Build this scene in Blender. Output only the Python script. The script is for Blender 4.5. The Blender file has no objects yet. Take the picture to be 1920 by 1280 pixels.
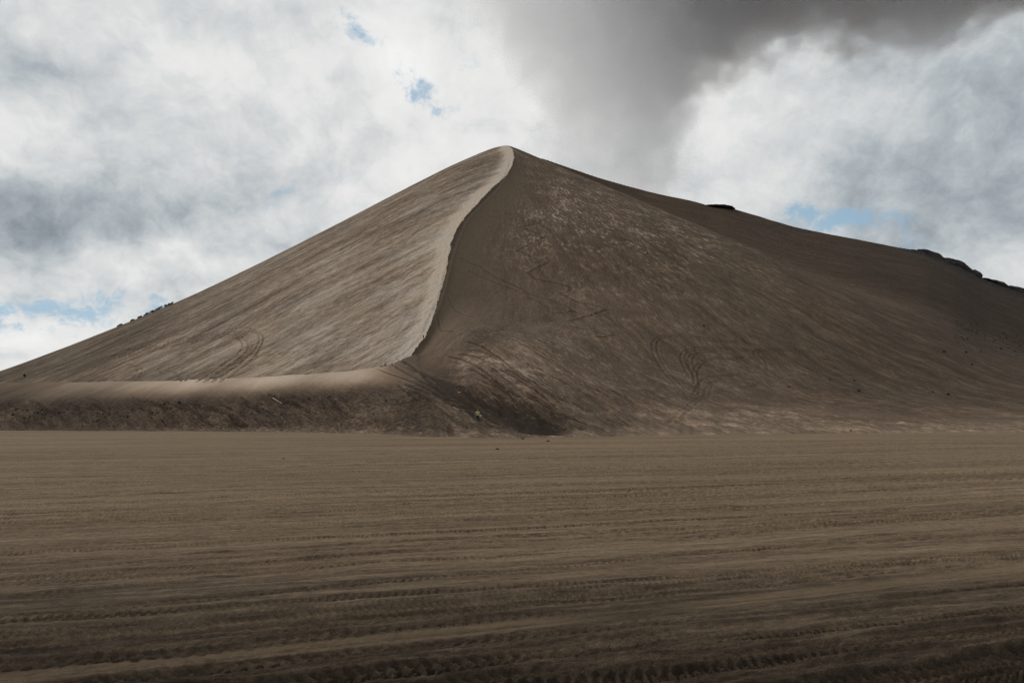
import bpy, bmesh, math, random
import numpy as np
from mathutils import Vector, Matrix

# ------------------------------------------------------------------ camera
F = 1493.0            # focal length in photo pixels (1920 wide)
HZ = 787.0            # horizon row
CH = 2.4              # camera height above the plain
scene = bpy.context.scene
cam_d = bpy.data.cameras.new("camera"); cam = bpy.data.objects.new("camera", cam_d)
scene.collection.objects.link(cam); scene.camera = cam
cam.location = (0, 0, CH); cam.rotation_euler = (math.radians(90), 0, 0)
cam_d.sensor_width = 36.0; cam_d.lens = 36.0 * F / 1920
cam_d.shift_y = (HZ - 640) / 1920
cam_d.clip_start = 0.1; cam_d.clip_end = 20000

SUN = Vector((-0.66, 0.26, 0.70)).normalized()      # towards the sun

def U(px): return (px - 960.0) / F
def V(py): return (HZ - py) / F

# ------------------------------------------------------------------ world
world = bpy.data.worlds.new("World"); scene.world = world; world.use_nodes = True

class NT:
    """small node-building helper"""
    def __init__(s, tree): s.t = tree; s.n = tree.nodes; s.l = tree.links
    def node(s, typ, **kw):
        n = s.n.new(typ)
        for k, v in kw.items(): setattr(n, k, v)
        return n
    def put(s, sock, v):
        if v is None: return
        if isinstance(v, bpy.types.NodeSocket): s.l.new(v, sock)
        elif isinstance(v, (tuple, list)):
            v = tuple(v)
            n = len(sock.default_value)
            sock.default_value = v + (1.0,) * (n - len(v)) if len(v) < n else v[:n]
        else: sock.default_value = v
    def m(s, op, a, b=None, c=None, clamp=False):
        n = s.node('ShaderNodeMath', operation=op); n.use_clamp = clamp
        s.put(n.inputs[0], a); s.put(n.inputs[1], b); s.put(n.inputs[2], c)
        return n.outputs[0]
    def vm(s, op, a, b=None, out=0):
        n = s.node('ShaderNodeVectorMath', operation=op)
        s.put(n.inputs[0], a); s.put(n.inputs[1], b)
        return n.outputs[out]
    def sep(s, v):
        n = s.node('ShaderNodeSeparateXYZ'); s.put(n.inputs[0], v); return n.outputs
    def comb(s, x, y, z=0.0):
        n = s.node('ShaderNodeCombineXYZ')
        s.put(n.inputs[0], x); s.put(n.inputs[1], y); s.put(n.inputs[2], z); return n.outputs[0]
    def noise(s, vec, scale=1.0, detail=4.0, rough=0.5, dist=0.0, dims='3D'):
        n = s.node('ShaderNodeTexNoise', noise_dimensions=dims)
        s.put(n.inputs['Vector'], vec); n.inputs['Scale'].default_value = scale
        n.inputs['Detail'].default_value = detail; n.inputs['Roughness'].default_value = rough
        n.inputs['Distortion'].default_value = dist
        return n.outputs['Fac']
    def ramp(s, fac, stops, interp='LINEAR'):
        n = s.node('ShaderNodeValToRGB'); cr = n.color_ramp; cr.interpolation = interp
        while len(cr.elements) < len(stops): cr.elements.new(0.5)
        for e, (p, c) in zip(cr.elements, stops):
            e.position = p; e.color = tuple(c) + (1.0,) if len(c) == 3 else c
        s.put(n.inputs[0], fac); return n.outputs[0]
    def mix(s, fac, a, b, mode='MIX'):
        n = s.node('ShaderNodeMix', data_type='RGBA', blend_type=mode)
        s.put(n.inputs[0], fac); s.put(n.inputs[6], a); s.put(n.inputs[7], b)
        return n.outputs[2]
    def smooth(s, x, lo, hi):
        n = s.node('ShaderNodeMapRange', interpolation_type='SMOOTHSTEP'); n.clamp = True
        s.put(n.inputs[0], x); s.put(n.inputs[1], lo); s.put(n.inputs[2], hi)
        return n.outputs[0]
    def attr(s, name, out='Fac'):
        n = s.node('ShaderNodeAttribute', attribute_name=name); return n.outputs[out]

def build_world():
    t = NT(world.node_tree); t.n.clear()
    sky = t.node('ShaderNodeTexSky', sky_type='NISHITA')
    sky.sun_disc = False; sky.sun_elevation = math.asin(SUN.z)
    sky.sun_rotation = math.atan2(SUN.x, SUN.y)
    sky.altitude = 200; sky.dust_density = 0.6; sky.air_density = 1.0
    tc = t.node('ShaderNodeTexCoord')
    d = tc.outputs['Generated']
    x, y, z = t.sep(d)
    yy = t.m('MAXIMUM', y, 0.05)
    u = t.m('DIVIDE', x, yy); v = t.m('DIVIDE', z, yy)
    # a layer of cloud far overhead: directions meet a curved layer
    zz = t.m('ADD', t.m('MAXIMUM', z, 0.0), 0.16)
    cx = t.m('DIVIDE', x, zz); cy = t.m('DIVIDE', y, zz)
    cp = t.comb(cx, cy, 0.0)
    warp = t.noise(cp, 1.3, 3, 0.5, dims='2D')
    cpw = t.vm('ADD', cp, t.comb(t.m('MULTIPLY', warp, 0.7), t.m('MULTIPLY', warp, -0.5)))
    nb = t.noise(cpw, 0.9, 4, 0.5, dims='2D')             # broad masses
    zz2 = t.m('ADD', t.m('MAXIMUM', z, 0.0), 0.75)
    q1 = t.vm('SCALE', t.comb(t.m('DIVIDE', x, zz2), t.m('DIVIDE', y, zz2), 0.0)); q1.node.inputs['Scale'].default_value = 1.7
    qw = t.noise(q1, 3.0, 5, 0.6, dims='2D'); qw2 = t.noise(t.vm('ADD', q1, (7.0, 3.0, 0.0)), 3.0, 5, 0.6, dims='2D')
    q2 = t.vm('ADD', q1, t.comb(t.m('MULTIPLY', qw, 0.12), t.m('MULTIPLY', qw2, 0.12)))
    def puff(vec, scale):
        n = t.node('ShaderNodeTexVoronoi', feature='SMOOTH_F1', voronoi_dimensions='2D'); n.normalize = True
        t.put(n.inputs['Vector'], vec); n.inputs['Scale'].default_value = scale; n.inputs['Detail'].default_value = 3.0
        n.inputs['Roughness'].default_value = 0.58; n.inputs['Lacunarity'].default_value = 2.2; n.inputs['Smoothness'].default_value = 0.35
        return n.outputs['Distance']
    nz = t.noise(q2, 4.6, 11, 0.64, dims='2D')            # billows
    nzo = t.noise(t.vm('ADD', q2, (-0.03, 0.05, 0.0)), 4.6, 11, 0.64, dims='2D')
    pz = puff(q2, 5.5); pzo = puff(t.vm('ADD', q2, (-0.03, 0.05, 0.0)), 5.5)
    nf = t.m('ADD', t.m('MULTIPLY', nz, 0.65), t.m('MULTIPLY_ADD', pz, 0.42, 0.02))
    relief = t.m('SUBTRACT', t.m('ADD', t.m('MULTIPLY', nzo, 0.6), t.m('MULTIPLY', pzo, 0.5)), t.m('ADD', t.m('MULTIPLY', nz, 0.6), t.m('MULTIPLY', pz, 0.5)))
    nff = t.noise(t.vm('ADD', q2, (3.0, 1.0, 0.0)), 11.0, 9, 0.64, dims='2D')
    wn = t.noise(t.comb(u, v, 3.0), 5.0, 5, 0.55, dims='2D')
    uw = t.m('ADD', u, t.m('MULTIPLY', t.m('SUBTRACT', wn, 0.5), 0.16))
    wn2 = t.noise(t.vm('ADD', t.comb(u, v, 0.0), (5.0, 2.0, 0.0)), 5.0, 5, 0.55, dims='2D')
    vw = t.m('ADD', v, t.m('MULTIPLY', t.m('SUBTRACT', wn2, 0.5), 0.12))
    def blob(px, py, a, b, tilt=0.0):
        du = t.m('SUBTRACT', uw, U(px)); dv = t.m('SUBTRACT', vw, V(py))
        c, s_ = math.cos(tilt), math.sin(tilt)
        p = t.m('ADD', t.m('MULTIPLY', du, c), t.m('MULTIPLY', dv, s_))
        q = t.m('SUBTRACT', t.m('MULTIPLY', dv, c), t.m('MULTIPLY', du, s_))
        p = t.m('DIVIDE', p, a / F); q = t.m('DIVIDE', q, b / F)
        r2 = t.m('ADD', t.m('MULTIPLY', p, p), t.m('MULTIPLY', q, q))
        return t.m('EXPONENT', t.m('MULTIPLY', r2, -1.0))
    def total(lst):
        acc = None
        for w, args in lst:
            g = t.m('MULTIPLY', blob(*args), w)
            acc = g if acc is None else t.m('ADD', acc, g)
        return acc
    front = t.smooth(y, 0.02, 0.2)
    # grey of the cloud: + darker, - brighter
    grey = total([
        (0.62, (60, 400, 260, 90, -0.1)), (0.28, (30, 90, 200, 70, -0.5)), (0.20, (210, 170, 120, 60, -0.4)),
        (0.14, (560, 330, 260, 60, 0.1)), (0.10, (470, 30, 300, 50, 0.0)),
        (-0.20, (430, 110, 300, 90, 0.0)), (-0.16, (760, 120, 220, 130, 0.0)), (-0.16, (300, 480, 330, 40, 0.1)),
        (-0.12, (760, 310, 200, 40, 0.3)), (0.12, (560, 450, 160, 40, 0.0)),
        (0.16, (120, 560, 260, 40, 0.1)), (-0.22, (110, 640, 180, 22, 0.05)),
        (0.15, (1700, 60, 330, 130, 0.0)), (0.30, (1900, 230, 260, 140, 0.3)), (0.10, (1640, 370, 280, 60, 0.25)),
        (-0.10, (1400, 220, 100, 110, 0.0)), (-0.06, (1330, 330, 160, 60, 0.0)), (0.16, (1860, 430, 220, 50, 0.1)),
        (-0.16, (1870, 480, 90, 24, 0.0)), (0.10, (1750, 170, 260, 80, 0.2)),
    ])
    blue = total([
        (0.75, (635, 66, 44, 20, -0.3)), (0.62, (690, 90, 34, 28, 0.4)), (0.92, (805, 212, 50, 22, -0.35)), (0.6, (760, 180, 44, 22, -0.4)),
        (0.45, (725, 150, 30, 26, 0.0)), (1.05, (1610, 412, 140, 26, 0.0)), (0.65, (1500, 404, 90, 22, 0.0)),
        (0.55, (1720, 455, 110, 22, -0.2)),
        (0.85, (318, 560, 18, 9, 0.0)), (0.80, (60, 590, 170, 34, 0.1)), (0.4, (180, 560, 110, 20, 0.0)),
        (0.35, (560, 350, 150, 30, 0.2)), (0.25, (215, 180, 60, 40, -0.6)), (0.3, (900, 130, 60, 100, 0.0)),
        (0.25, (60, 450, 160, 60, 0.0)),
    ])
    nbl = t.noise(t.vm('ADD', q2, (9.0, 4.0, 0.0)), 16.0, 8, 0.68, dims='2D')
    bn = t.m('ADD', blue, t.m('MULTIPLY', t.m('SUBTRACT', nbl, 0.5), 3.4))
    bmask = t.m('MULTIPLY', t.smooth(bn, 0.25, 1.25), t.smooth(blue, 0.08, 0.50))
    bmask = t.m('MULTIPLY', bmask, front)
    # grey level
    g = t.m('MULTIPLY', grey, front)
    g = t.m('ADD', g, t.m('MULTIPLY', t.m('SUBTRACT', nb, 0.5), 0.8))
    g = t.m('ADD', g, t.m('MULTIPLY', t.m('SUBTRACT', nf, 0.5), t.m('MULTIPLY_ADD', t.smooth(u, 0.12, 0.35), -0.55, 1.0)))
    g = t.m('ADD', g, t.m('MULTIPLY', t.m('SUBTRACT', nff, 0.5), 0.75))
    g = t.m('ADD', g, t.m('MULTIPLY', relief, t.m('MULTIPLY_ADD', t.smooth(u, 0.12, 0.35), -0.6, 1.0)))
    # unseen sky made darker right and behind, brighter left, to give directional light
    side = t.m('ADD', t.m('MULTIPLY', x, 0.30), t.m('MULTIPLY', t.m('SUBTRACT', 1.0, front), 0.30))
    g = t.m('ADD', g, t.m('MULTIPLY', side, t.m('SUBTRACT', 1.0, t.m('MULTIPLY', front, 0.7))))
    cloud = t.ramp(t.m('ADD', t.m('MULTIPLY', g, 0.62), 0.43), [
        (0.0, (0.90, 0.90, 0.885)), (0.28, (0.78, 0.785, 0.775)), (0.46, (0.61, 0.635, 0.645)),
        (0.62, (0.42, 0.465, 0.495)), (0.80, (0.26, 0.295, 0.33)), (1.0, (0.15, 0.165, 0.19))])
    skyc = t.vm('SCALE', sky.outputs[0]); skyc.node.inputs['Scale'].default_value = 1.2
    cl10 = t.vm('SCALE', cloud); cl10.node.inputs['Scale'].default_value = 10.0
    skyc = t.mix(0.85, skyc, (3.0, 4.7, 6.1))
    col = t.mix(t.m('MULTIPLY', bmask, 0.85), cl10, skyc)
    bg = t.node('ShaderNodeBackground'); t.put(bg.inputs[0], col); bg.inputs[1].default_value = 0.1
    out = t.node('ShaderNodeOutputWorld'); t.l.new(bg.outputs[0], out.inputs[0])
build_world()
world.cycles.sampling_method = 'MANUAL'; world.cycles.sample_map_resolution = 512

sun_d = bpy.data.lights.new("sun", 'SUN'); sun = bpy.data.objects.new("sun", sun_d)
scene.collection.objects.link(sun); sun_d.energy = 1.35; sun_d.angle = math.radians(10)
sun_d.color = (1.0, 0.93, 0.83)
sun.rotation_euler = SUN.to_track_quat('Z', 'Y').to_euler()
sun.location = SUN * 800

scene.view_settings.view_transform = 'Standard'; scene.view_settings.look = 'None'
scene.view_settings.exposure = 0.0; scene.view_settings.gamma = 1.0
scene.cycles.max_bounces = 6; scene.cycles.diffuse_bounces = 2; scene.cycles.volume_bounces = 3
scene.cycles.transparent_max_bounces = 8
scene.cycles.use_denoising = True; scene.cycles.denoising_prefilter = 'FAST'; scene.cycles.denoising_input_passes = 'RGB_ALBEDO_NORMAL'; scene.cycles.use_adaptive_sampling = True; scene.cycles.adaptive_threshold = 0.006
scene.cycles.volume_step_rate = 1.0; scene.cycles.volume_max_steps = 256

# ------------------------------------------------------------------ helpers
rng = np.random.RandomState(7)
_perm = rng.permutation(512).astype(np.int32); _perm = np.concatenate([_perm, _perm])
_ga = rng.rand(512) * 2 * np.pi; _gx = np.cos(_ga); _gy = np.sin(_ga)
def perlin(x, y, seed=0):
    x = np.asarray(x, float) + seed * 17.37; y = np.asarray(y, float) + seed * 9.71
    xi = np.floor(x).astype(np.int64); yi = np.floor(y).astype(np.int64)
    xf = x - xi; yf = y - yi
    xi &= 511; yi &= 511; x1 = (xi + 1) & 511; y1 = (yi + 1) & 511
    u = xf * xf * xf * (xf * (xf * 6 - 15) + 10); v = yf * yf * yf * (yf * (yf * 6 - 15) + 10)
    def g(ix, iy, fx, fy):
        h = _perm[_perm[ix] + iy]; return _gx[h] * fx + _gy[h] * fy
    a = g(xi, yi, xf, yf); b = g(x1, yi, xf - 1, yf)
    c = g(xi, y1, xf, yf - 1); d = g(x1, y1, xf - 1, yf - 1)
    return (a + u * (b - a) + v * ((c + u * (d - c)) - (a + u * (b - a)))) * 1.5
def fbm(x, y, oct=4, seed=0, gain=0.5):
    s = 0; a = 1.0; f = 1.0
    for i in range(oct):
        s = s + a * perlin(x * f, y * f, seed + i); a *= gain; f *= 2.03
    return s
def sstep(x, lo, hi):
    t = np.clip((x - lo) / (hi - lo), 0, 1); return t * t * (3 - 2 * t)
def smax(a, b, k):
    h = np.clip(0.5 + 0.5 * (a - b) / k, 0, 1); return b + (a - b) * h + k * h * (1 - h)

def grid_mesh(name, X, Y, Z, attrs=None, vattrs=None):
    """one sheet from 2-D arrays of coordinates"""
    nr, nc = X.shape
    me = bpy.data.meshes.new(name)
    co = np.stack([X, Y, Z], -1).reshape(-1, 3).astype(np.float32)
    idx = np.arange(nr * nc).reshape(nr, nc)
    q = np.stack([idx[:-1, :-1], idx[:-1, 1:], idx[1:, 1:], idx[1:, :-1]], -1).reshape(-1, 4).astype(np.int32)
    nq = len(q)
    me.vertices.add(len(co)); me.vertices.foreach_set("co", co.ravel())
    me.loops.add(nq * 4); me.loops.foreach_set("vertex_index", q.ravel())
    me.polygons.add(nq)
    me.polygons.foreach_set("loop_start", np.arange(0, nq * 4, 4, dtype=np.int32))
    me.polygons.foreach_set("loop_total", np.full(nq, 4, dtype=np.int32))
    me.polygons.foreach_set("use_smooth", np.ones(nq, dtype=bool))
    me.update(calc_edges=True)
    for k, a in (attrs or {}).items():
        at = me.attributes.new(k, 'FLOAT', 'POINT'); at.data.foreach_set('value', a.reshape(-1).astype(np.float32))
    for k, a in (vattrs or {}).items():
        at = me.attributes.new(k, 'FLOAT_VECTOR', 'POINT'); at.data.foreach_set('vector', a.reshape(-1).astype(np.float32))
    o = bpy.data.objects.new(name, me); scene.collection.objects.link(o)
    return o

def tag(o, label=None, cat=None, group=None, kind=None):
    if label: o['label'] = label
    if cat: o['category'] = cat
    if group: o['group'] = group
    if kind: o['kind'] = kind
    return o

def material(name):
    m = bpy.data.materials.new(name); m.use_nodes = True
    t = NT(m.node_tree); t.n.clear()
    out = t.node('ShaderNodeOutputMaterial'); p = t.node('ShaderNodeBsdfPrincipled')
    t.l.new(p.outputs[0], out.inputs[0])
    return m, t, p, out

# ------------------------------------------------------------------ the cone, its ridge and the dune: height function
PX, PY, PZ = -5.0, 600.0, 205.4 + CH
SLOPE = 0.552
L_SKY = np.array([(-700, 800), (-400, 792), (-200, 757), (0, 697), (100, 660), (200, 621), (320, 572), (400, 536), (480, 497), (600, 437),
                  (700, 385), (800, 333), (860, 305), (900, 288), (945, 276)], float)
def cone_raw(x, y):
    rho = np.sqrt((x - PX) ** 2 + (y - PY) ** 2)
    z = PZ + 4.4 - SLOPE * np.sqrt(rho ** 2 + 8.0 ** 2)
    w = 9.0
    return w * np.logaddexp(0, z / w) - 3.0 * np.exp(-(z / 40.0) ** 2) - 30.0 * sstep(-z, 8, 50)
# skyline correction for the left flank
_us = np.linspace(U(-700), U(945), 80); _ys = np.linspace(150, 620, 900)
_gu, _gy2 = np.meshgrid(_us, _ys)
_vt = np.interp(_us * F + 960, L_SKY[:, 0], V(L_SKY[:, 1]))
_el = (cone_raw(_gu * _gy2, _gy2) - CH) / _gy2
_cs = _vt - _el.max(0)
_k = np.ones(7) / 7; _cs = np.convolve(np.pad(_cs, 3, 'edge'), _k, 'valid')
_cs *= 1 - sstep(_us, U(780), U(935))
def cone(x, y):
    u = x / np.maximum(y, 1.0)
    c = np.interp(u, _us, _cs)
    c = np.where(u > _us[-1], 0.0, c)
    return cone_raw(x, y) + c * y * sstep(y, 180, 330) * (1 - sstep(y, 640, 900))

def ray_cone(px, py):
    ys = np.linspace(200, 640, 4400); x = U(px) * ys
    e = cone(x, ys) - (V(py) * ys + CH)
    i = np.argmax(e > 0)
    if e.max() <= 0: i = int(np.argmax(e))
    return ys[i]
RIDGE_PIX = [(952, 276), (961, 282), (964, 298), (960, 315), (950, 331), (937, 344), (922, 357), (894, 387), (872, 411), (856, 435),
             (847, 459), (841, 490), (835, 522), (826, 552), (819, 577), (812, 602), (799, 636), (780, 659)]
ridge = []
for px, py in RIDGE_PIX:
    yy = ray_cone(px, py); ridge.append((U(px) * yy, yy))
ridge.append((U(735) * 240, 240.0)); ridge.append((U(700) * 205, 205.0))
ridge[0] = (PX + 1, 597.0)
ridge.insert(0, (PX + 3, 640.0))
ridge = np.array(ridge)
# walkers and wind have broken the crest line up
_o = np.linspace(0, len(ridge) - 1, 260); _r0 = np.stack([np.interp(_o, np.arange(len(ridge)), ridge[:, k]) for k in (0, 1)], 1)
_r0[:, 0] += 0.4 * fbm(_r0[:, 1] / 9.0, _r0[:, 1] * 0 + 3.3, 4, 15, 0.6) * sstep(-_r0[:, 1], -520, -380)
ridge = _r0

def seg_dist(x, y, poly):
    """distance, signed side (+ right when walking down the list) and arc parameter"""
    best = np.full(x.shape, 1e9); side = np.zeros(x.shape); par = np.zeros(x.shape); acc = 0.0
    for (ax, ay), (bx, by) in zip(poly[:-1], poly[1:]):
        dx, dy = bx - ax, by - ay; L2 = dx * dx + dy * dy + 1e-9; L = math.sqrt(L2)
        t = np.clip(((x - ax) * dx + (y - ay) * dy) / L2, 0, 1)
        d = np.hypot(x - ax - t * dx, y - ay - t * dy)
        m = d < best
        best = np.where(m, d, best); par = np.where(m, acc + t * L, par)
        acc += L
    return best, side, par, acc

#  columns of the apron and the dune: px, then foot, a, b, c as (row, depth), then d, e as (depth, height)
T = [
 (-1400, (806, 260), (790, 275), (770, 290), (755, 300), (314, 5), (350, -2)),
 (-500, (804, 200), (778, 212), (748, 226), (724, 240), (254, 7), (290, -1)),
 (0,    (803, 185), (775, 196), (742, 208), (718, 224), (237, 8), (270, -1)),
 (340,  (806, 172), (775, 183), (737, 197), (714, 215), (229, 8.5), (262, -1)),
 (560,  (810, 155), (775, 168), (728, 186), (703, 207), (222, 9.5), (255, -1)),
 (650,  (812, 146), (772, 161), (722, 182), (697, 212), (228, 10.5), (262, 0)),
 (735,  (815, 130), (770, 147), (708, 184), (687, 236), (253, 14.0), (285, 5)),
 (770,  (817, 121), (770, 138), (703, 180), (667, 258), (272, 19.5), (300, 12)),
 (798,  (819, 113), (770, 132), (700, 175), (665, 230), (268, 25.5), (315, 31)),
 (850,  (820, 110), (770, 128), (700, 162), (630, 220), (285, 39.0), (340, 52)),
 (900,  (820, 109), (772, 124), (702, 152), (625, 200), (262, 35.0), (320, 46.5)),
 (1000, (821, 106), (775, 125), (705, 158), (630, 208), (262, 33.5), (320, 47)),
 (1130, (820, 110), (778, 134), (730, 168), (670, 220), (282, 38.0), (330, 51)),
 (1300, (815, 128), (775, 165), (735, 205), (690, 250), (292, 31.5), (330, 42)),
 (1560, (812, 143), (778, 185), (740, 230), (695, 278), (320, 29.0), (350, 32)),
 (1700, (811, 150), (778, 195), (745, 245), (710, 290), (335, 27.0), (370, 30)),
 (1850, (810, 158), (780, 205), (745, 260), (715, 310), (355, 26.0), (395, 29)),
 (2100, (808, 170), (780, 220), (750, 280), (725, 330), (380, 25.0), (420, 27)),
 (3000, (806, 260), (790, 330), (770, 380), (755, 430), (480, 20.0), (520, 21)),
]
def _knots():
    tp = np.array([r[0] for r in T], float); K = []
    for r in T:
        row = []
        for (py, d) in r[1:5]: row.append((d, V(py) * d + CH))
        row.append(r[5]); row.append(r[6])
        K.append(row)
    return tp, np.array(K, float)
TP, TK = _knots()
def knots_at(px):
    # smooth interpolation between table columns
    out = np.zeros((6, 2))
    for k in range(6):
        for j in range(2):
            sp_ = 22 if px < 830 else min(60, 22 + (px - 830) * 0.3); out[k, j] = np.mean([np.interp(px + o * sp_, TP, TK[:, k, j]) for o in (-1, -.66, -.33, 0, .33, .66, 1)])
    return out
def pchip(xk, yk, x):
    h = np.diff(xk); s = np.diff(yk) / h
    m = np.zeros(len(xk)); m[0] = s[0]; m[-1] = s[-1]
    for i in range(1, len(xk) - 1):
        if s[i - 1] * s[i] > 0:
            w1 = 2 * h[i] + h[i - 1]; w2 = h[i] + 2 * h[i - 1]
            m[i] = (w1 + w2) / (w1 / s[i - 1] + w2 / s[i])
    i = np.clip(np.searchsorted(xk, x) - 1, 0, len(xk) - 2)
    t = (x - xk[i]) / h[i]
    return ((1 + 2 * t) * (1 - t) ** 2 * yk[i] + t * (1 - t) ** 2 * h[i] * m[i]
            + t * t * (3 - 2 * t) * yk[i + 1] + t * t * (t - 1) * h[i] * m[i + 1])
def apron_column(px, y):
    k = knots_at(px)
    k[0, 0] += float(5.0 * fbm(np.array(px / 55.0), np.array(0.7), 3, 181)); k[1, 0] += float(2.0 * fbm(np.array(px / 40.0), np.array(2.7), 2, 183))
    rf, zf = k[0]
    pre = [(rf - 60, -2.0), (rf - 8, min(zf - 0.8, -0.6)), (rf - 2.5, zf - 0.22)]
    xs = np.array([p[0] for p in pre] + list(k[:, 0]) + [k[-1, 0] + 60])
    zs = np.array([p[1] for p in pre] + list(k[:, 1]) + [k[-1, 1] - 22])
    dune = px < 790
    z = pchip(xs, zs, np.clip(y, xs[0], xs[-1]))
    if dune:   # straight fall behind the crest: a sharp crest line
        i = 6
        m = y > xs[i]
        zl = np.interp(y, xs, zs)
        w = min(1.0, (790 - px) / 40.0)
        z = np.where(m, z * (1 - w) + zl * w, z)
    return z
SKY_R = np.array([(900, 300), (960, 283), (1000, 291), (1069, 315), (1131, 336), (1200, 355), (1240, 365), (1300, 377), (1330, 386), (1362, 388), (1390, 396),
                  (1450, 414), (1500, 428), (1560, 440), (1620, 451), (1700, 467), (1735, 475), (1790, 494), (1850, 524), (1920, 548), (2050, 600),
                  (2300, 680), (3000, 760)], float)
def sinterp(px, xs, ys, w):
    return sum(np.interp(px + o * w, xs, ys) for o in (-1, -.6, -.2, .2, .6, 1)) / 6.0
def massif(px, y):
    v = sinterp(px, SKY_R[:, 0], V(SKY_R[:, 1]), 7)
    ys = sinterp(px, [900, 1000, 1300, 1560, 1920, 2600], [600, 606, 640, 680, 705, 760], 120)
    zs = v * ys + CH
    sl = sinterp(px, [1060, 1300, 1600, 1920, 2600], [0.85, 0.50, 0.38, 0.28, 0.22], 60)
    d = y - ys
    z = zs - np.where(d < 0, -d * sl, d * 0.42)
    z = z + 3.0 - np.sqrt(9.0 + 0.0 * d) * 1.0
    return z - 3.0 * (1 - sstep(px, 950, 1030)) - 500.0 * (1 - sstep(px, 900, 956))

def height(px, y):
    """px, y 2-D arrays, columns of constant px"""
    u = U(px); x = u * y
    L = cone(x, y)
    q, side, par, tot = seg_dist(x, y, ridge[::3] if len(ridge) > 60 else ridge)
    xr = np.interp(y, ridge[::-1, 1], ridge[::-1, 0]); side = np.where(x > xr, 1.0, -1.0)
    q = np.minimum(q, np.abs(x - xr))
    f = par / tot
    A = np.interp(f, [0, 0.15, 0.3, 0.5, 0.7, 0.85, 1.0], [0.0, 1.2, 2.8, 4.8, 7.0, 5.5, 0.0])
    w = np.interp(f, [0, 0.15, 0.3, 0.5, 0.7, 0.85, 1.0], [9, 7, 7, 8, 10, 9, 8])
    S = A * (1 - np.exp(-q / w)) * np.exp(-np.clip(q - 20, 0, None) / 60.0) * (side > 0)
    # a low rounded lip along the windward side of the ridge
    lip = 1.1 * np.exp(-q / 5.0) * sstep(f, 0.05, 0.2) * (1 - sstep(f, 0.88, 1.0))
    G = L - S + lip
    ap = np.zeros_like(y)
    for j in range(px.shape[1]): ap[:, j] = apron_column(px[0, j], y[:, j])
    kk = np.interp(px, [600, 760, 880, 1000], [2.0, 1.2, 5.0, 9.0])
    H = smax(G, ap, kk)
    H = np.where(y < 100, ap, H)
    M = massif(px, y)
    H = smax(H, M, np.interp(px, [1000, 1250, 1700], [2.0, 5.0, 16.0]))
    return x, H, dict(q=q, side=side, f=f, L=L, ap=ap, M=M, S=S)

# grid: columns fan out from the viewpoint side of the plain, rows run away from it
pxs = np.concatenate([np.linspace(-1300, -120, 120)[:-1], np.linspace(-120, 2040, 1500), np.linspace(2040, 2900, 100)[1:]])
yr = np.concatenate([np.linspace(48, 98, 20)[:-1], np.linspace(98, 300, 430)[:-1], np.linspace(300, 720, 560)[:-1], np.linspace(720, 1150, 40)])
GP, GY = np.meshgrid(pxs, yr)
GX, GH, info = height(GP, GY)

def hit(px, py, G=None):
    """first point of the terrain along the line of sight through a pixel"""
    j = np.clip(np.searchsorted(pxs, px), 1, len(pxs) - 1)
    a = (px - pxs[j - 1]) / (pxs[j] - pxs[j - 1])
    col = GH[:, j - 1] * (1 - a) + GH[:, j] * a
    e = (col - CH) / yr
    v = V(py); i = int(np.argmax(e > v))
    if e.max() <= v: i = int(np.argmax(e)); return Vector((U(px) * yr[i], yr[i], col[i]))
    if i == 0: return Vector((U(px) * yr[0], yr[0], col[0]))
    tt = (v - e[i - 1]) / (e[i] - e[i - 1]); yy = yr[i - 1] + tt * (yr[i] - yr[i - 1])
    return Vector((U(px) * yy, yy, max(0.0, col[i - 1] + tt * (col[i] - col[i - 1]))))
def ground_hit(px, py):
    d = CH / max(1e-4, -V(py)); return Vector((U(px) * d, d, 0))

# ---- flow coordinates (metres across / along the streaks)
rho = np.hypot(GX - PX, GY - PY); th = np.arctan2(GX - PX, PY - GY)
left = 1 - sstep(info['side'] * info['q'], -3, 3)
wd = sstep(info['ap'] - info['L'], 0.1, 0.6) * (1 - sstep(GP, 770, 880)) * (1 - sstep(GY, 215, 235) * sstep(GP, 700, 780))
isdune = wd > 0.5
ang = math.radians(50)
la_along = GX * math.cos(ang) + GY * math.sin(ang)
la_across = -GX * math.sin(ang) + GY * math.cos(ang)
ra_along = rho; ra_across = th * 300.0
wleft = (info['side'] <= 0) & ((GP > 805) | (info['ap'] < info['L'] + 0.3))
across = np.where(wleft, la_across, ra_across); along = np.where(wleft, la_along, ra_along + 37)
# near apron and dune: streaks slant down to the right
near = sstep(-GY, -215, -165) * (~wleft)
a2 = math.radians(-72)
n_al = -GY + 0.0; n_ac = (GX / GY + 0.36 * np.log(GY)) * 165.0

# ---- zone attributes
cols = GP
visv = (GH - CH) / GY; rowp = HZ - visv * F
big = fbm(GX / 70, GY / 70, 3, 3)
med = fbm(across / 9.0, along / 60.0, 3, 11)
light = np.zeros_like(GX)
q = info['q']; f = info['f']
pale = sstep(fbm(la_across / 22.0, la_along / 60.0, 3, 141), 0.05, 0.6)
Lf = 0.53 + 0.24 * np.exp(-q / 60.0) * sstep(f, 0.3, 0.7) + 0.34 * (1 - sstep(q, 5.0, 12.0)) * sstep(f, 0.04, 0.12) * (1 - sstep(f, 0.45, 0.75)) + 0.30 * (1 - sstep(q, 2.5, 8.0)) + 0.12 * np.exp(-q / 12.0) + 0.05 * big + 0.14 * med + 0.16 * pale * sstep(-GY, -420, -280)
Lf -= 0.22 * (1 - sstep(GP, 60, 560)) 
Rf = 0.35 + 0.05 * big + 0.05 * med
Rf -= 0.10 * sstep(GP, 1350, 1900)  # light falling off to the right, painted as a darker ash tone
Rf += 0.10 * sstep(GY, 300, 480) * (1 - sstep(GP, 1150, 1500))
light = np.where(wleft, Lf, Rf)
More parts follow.
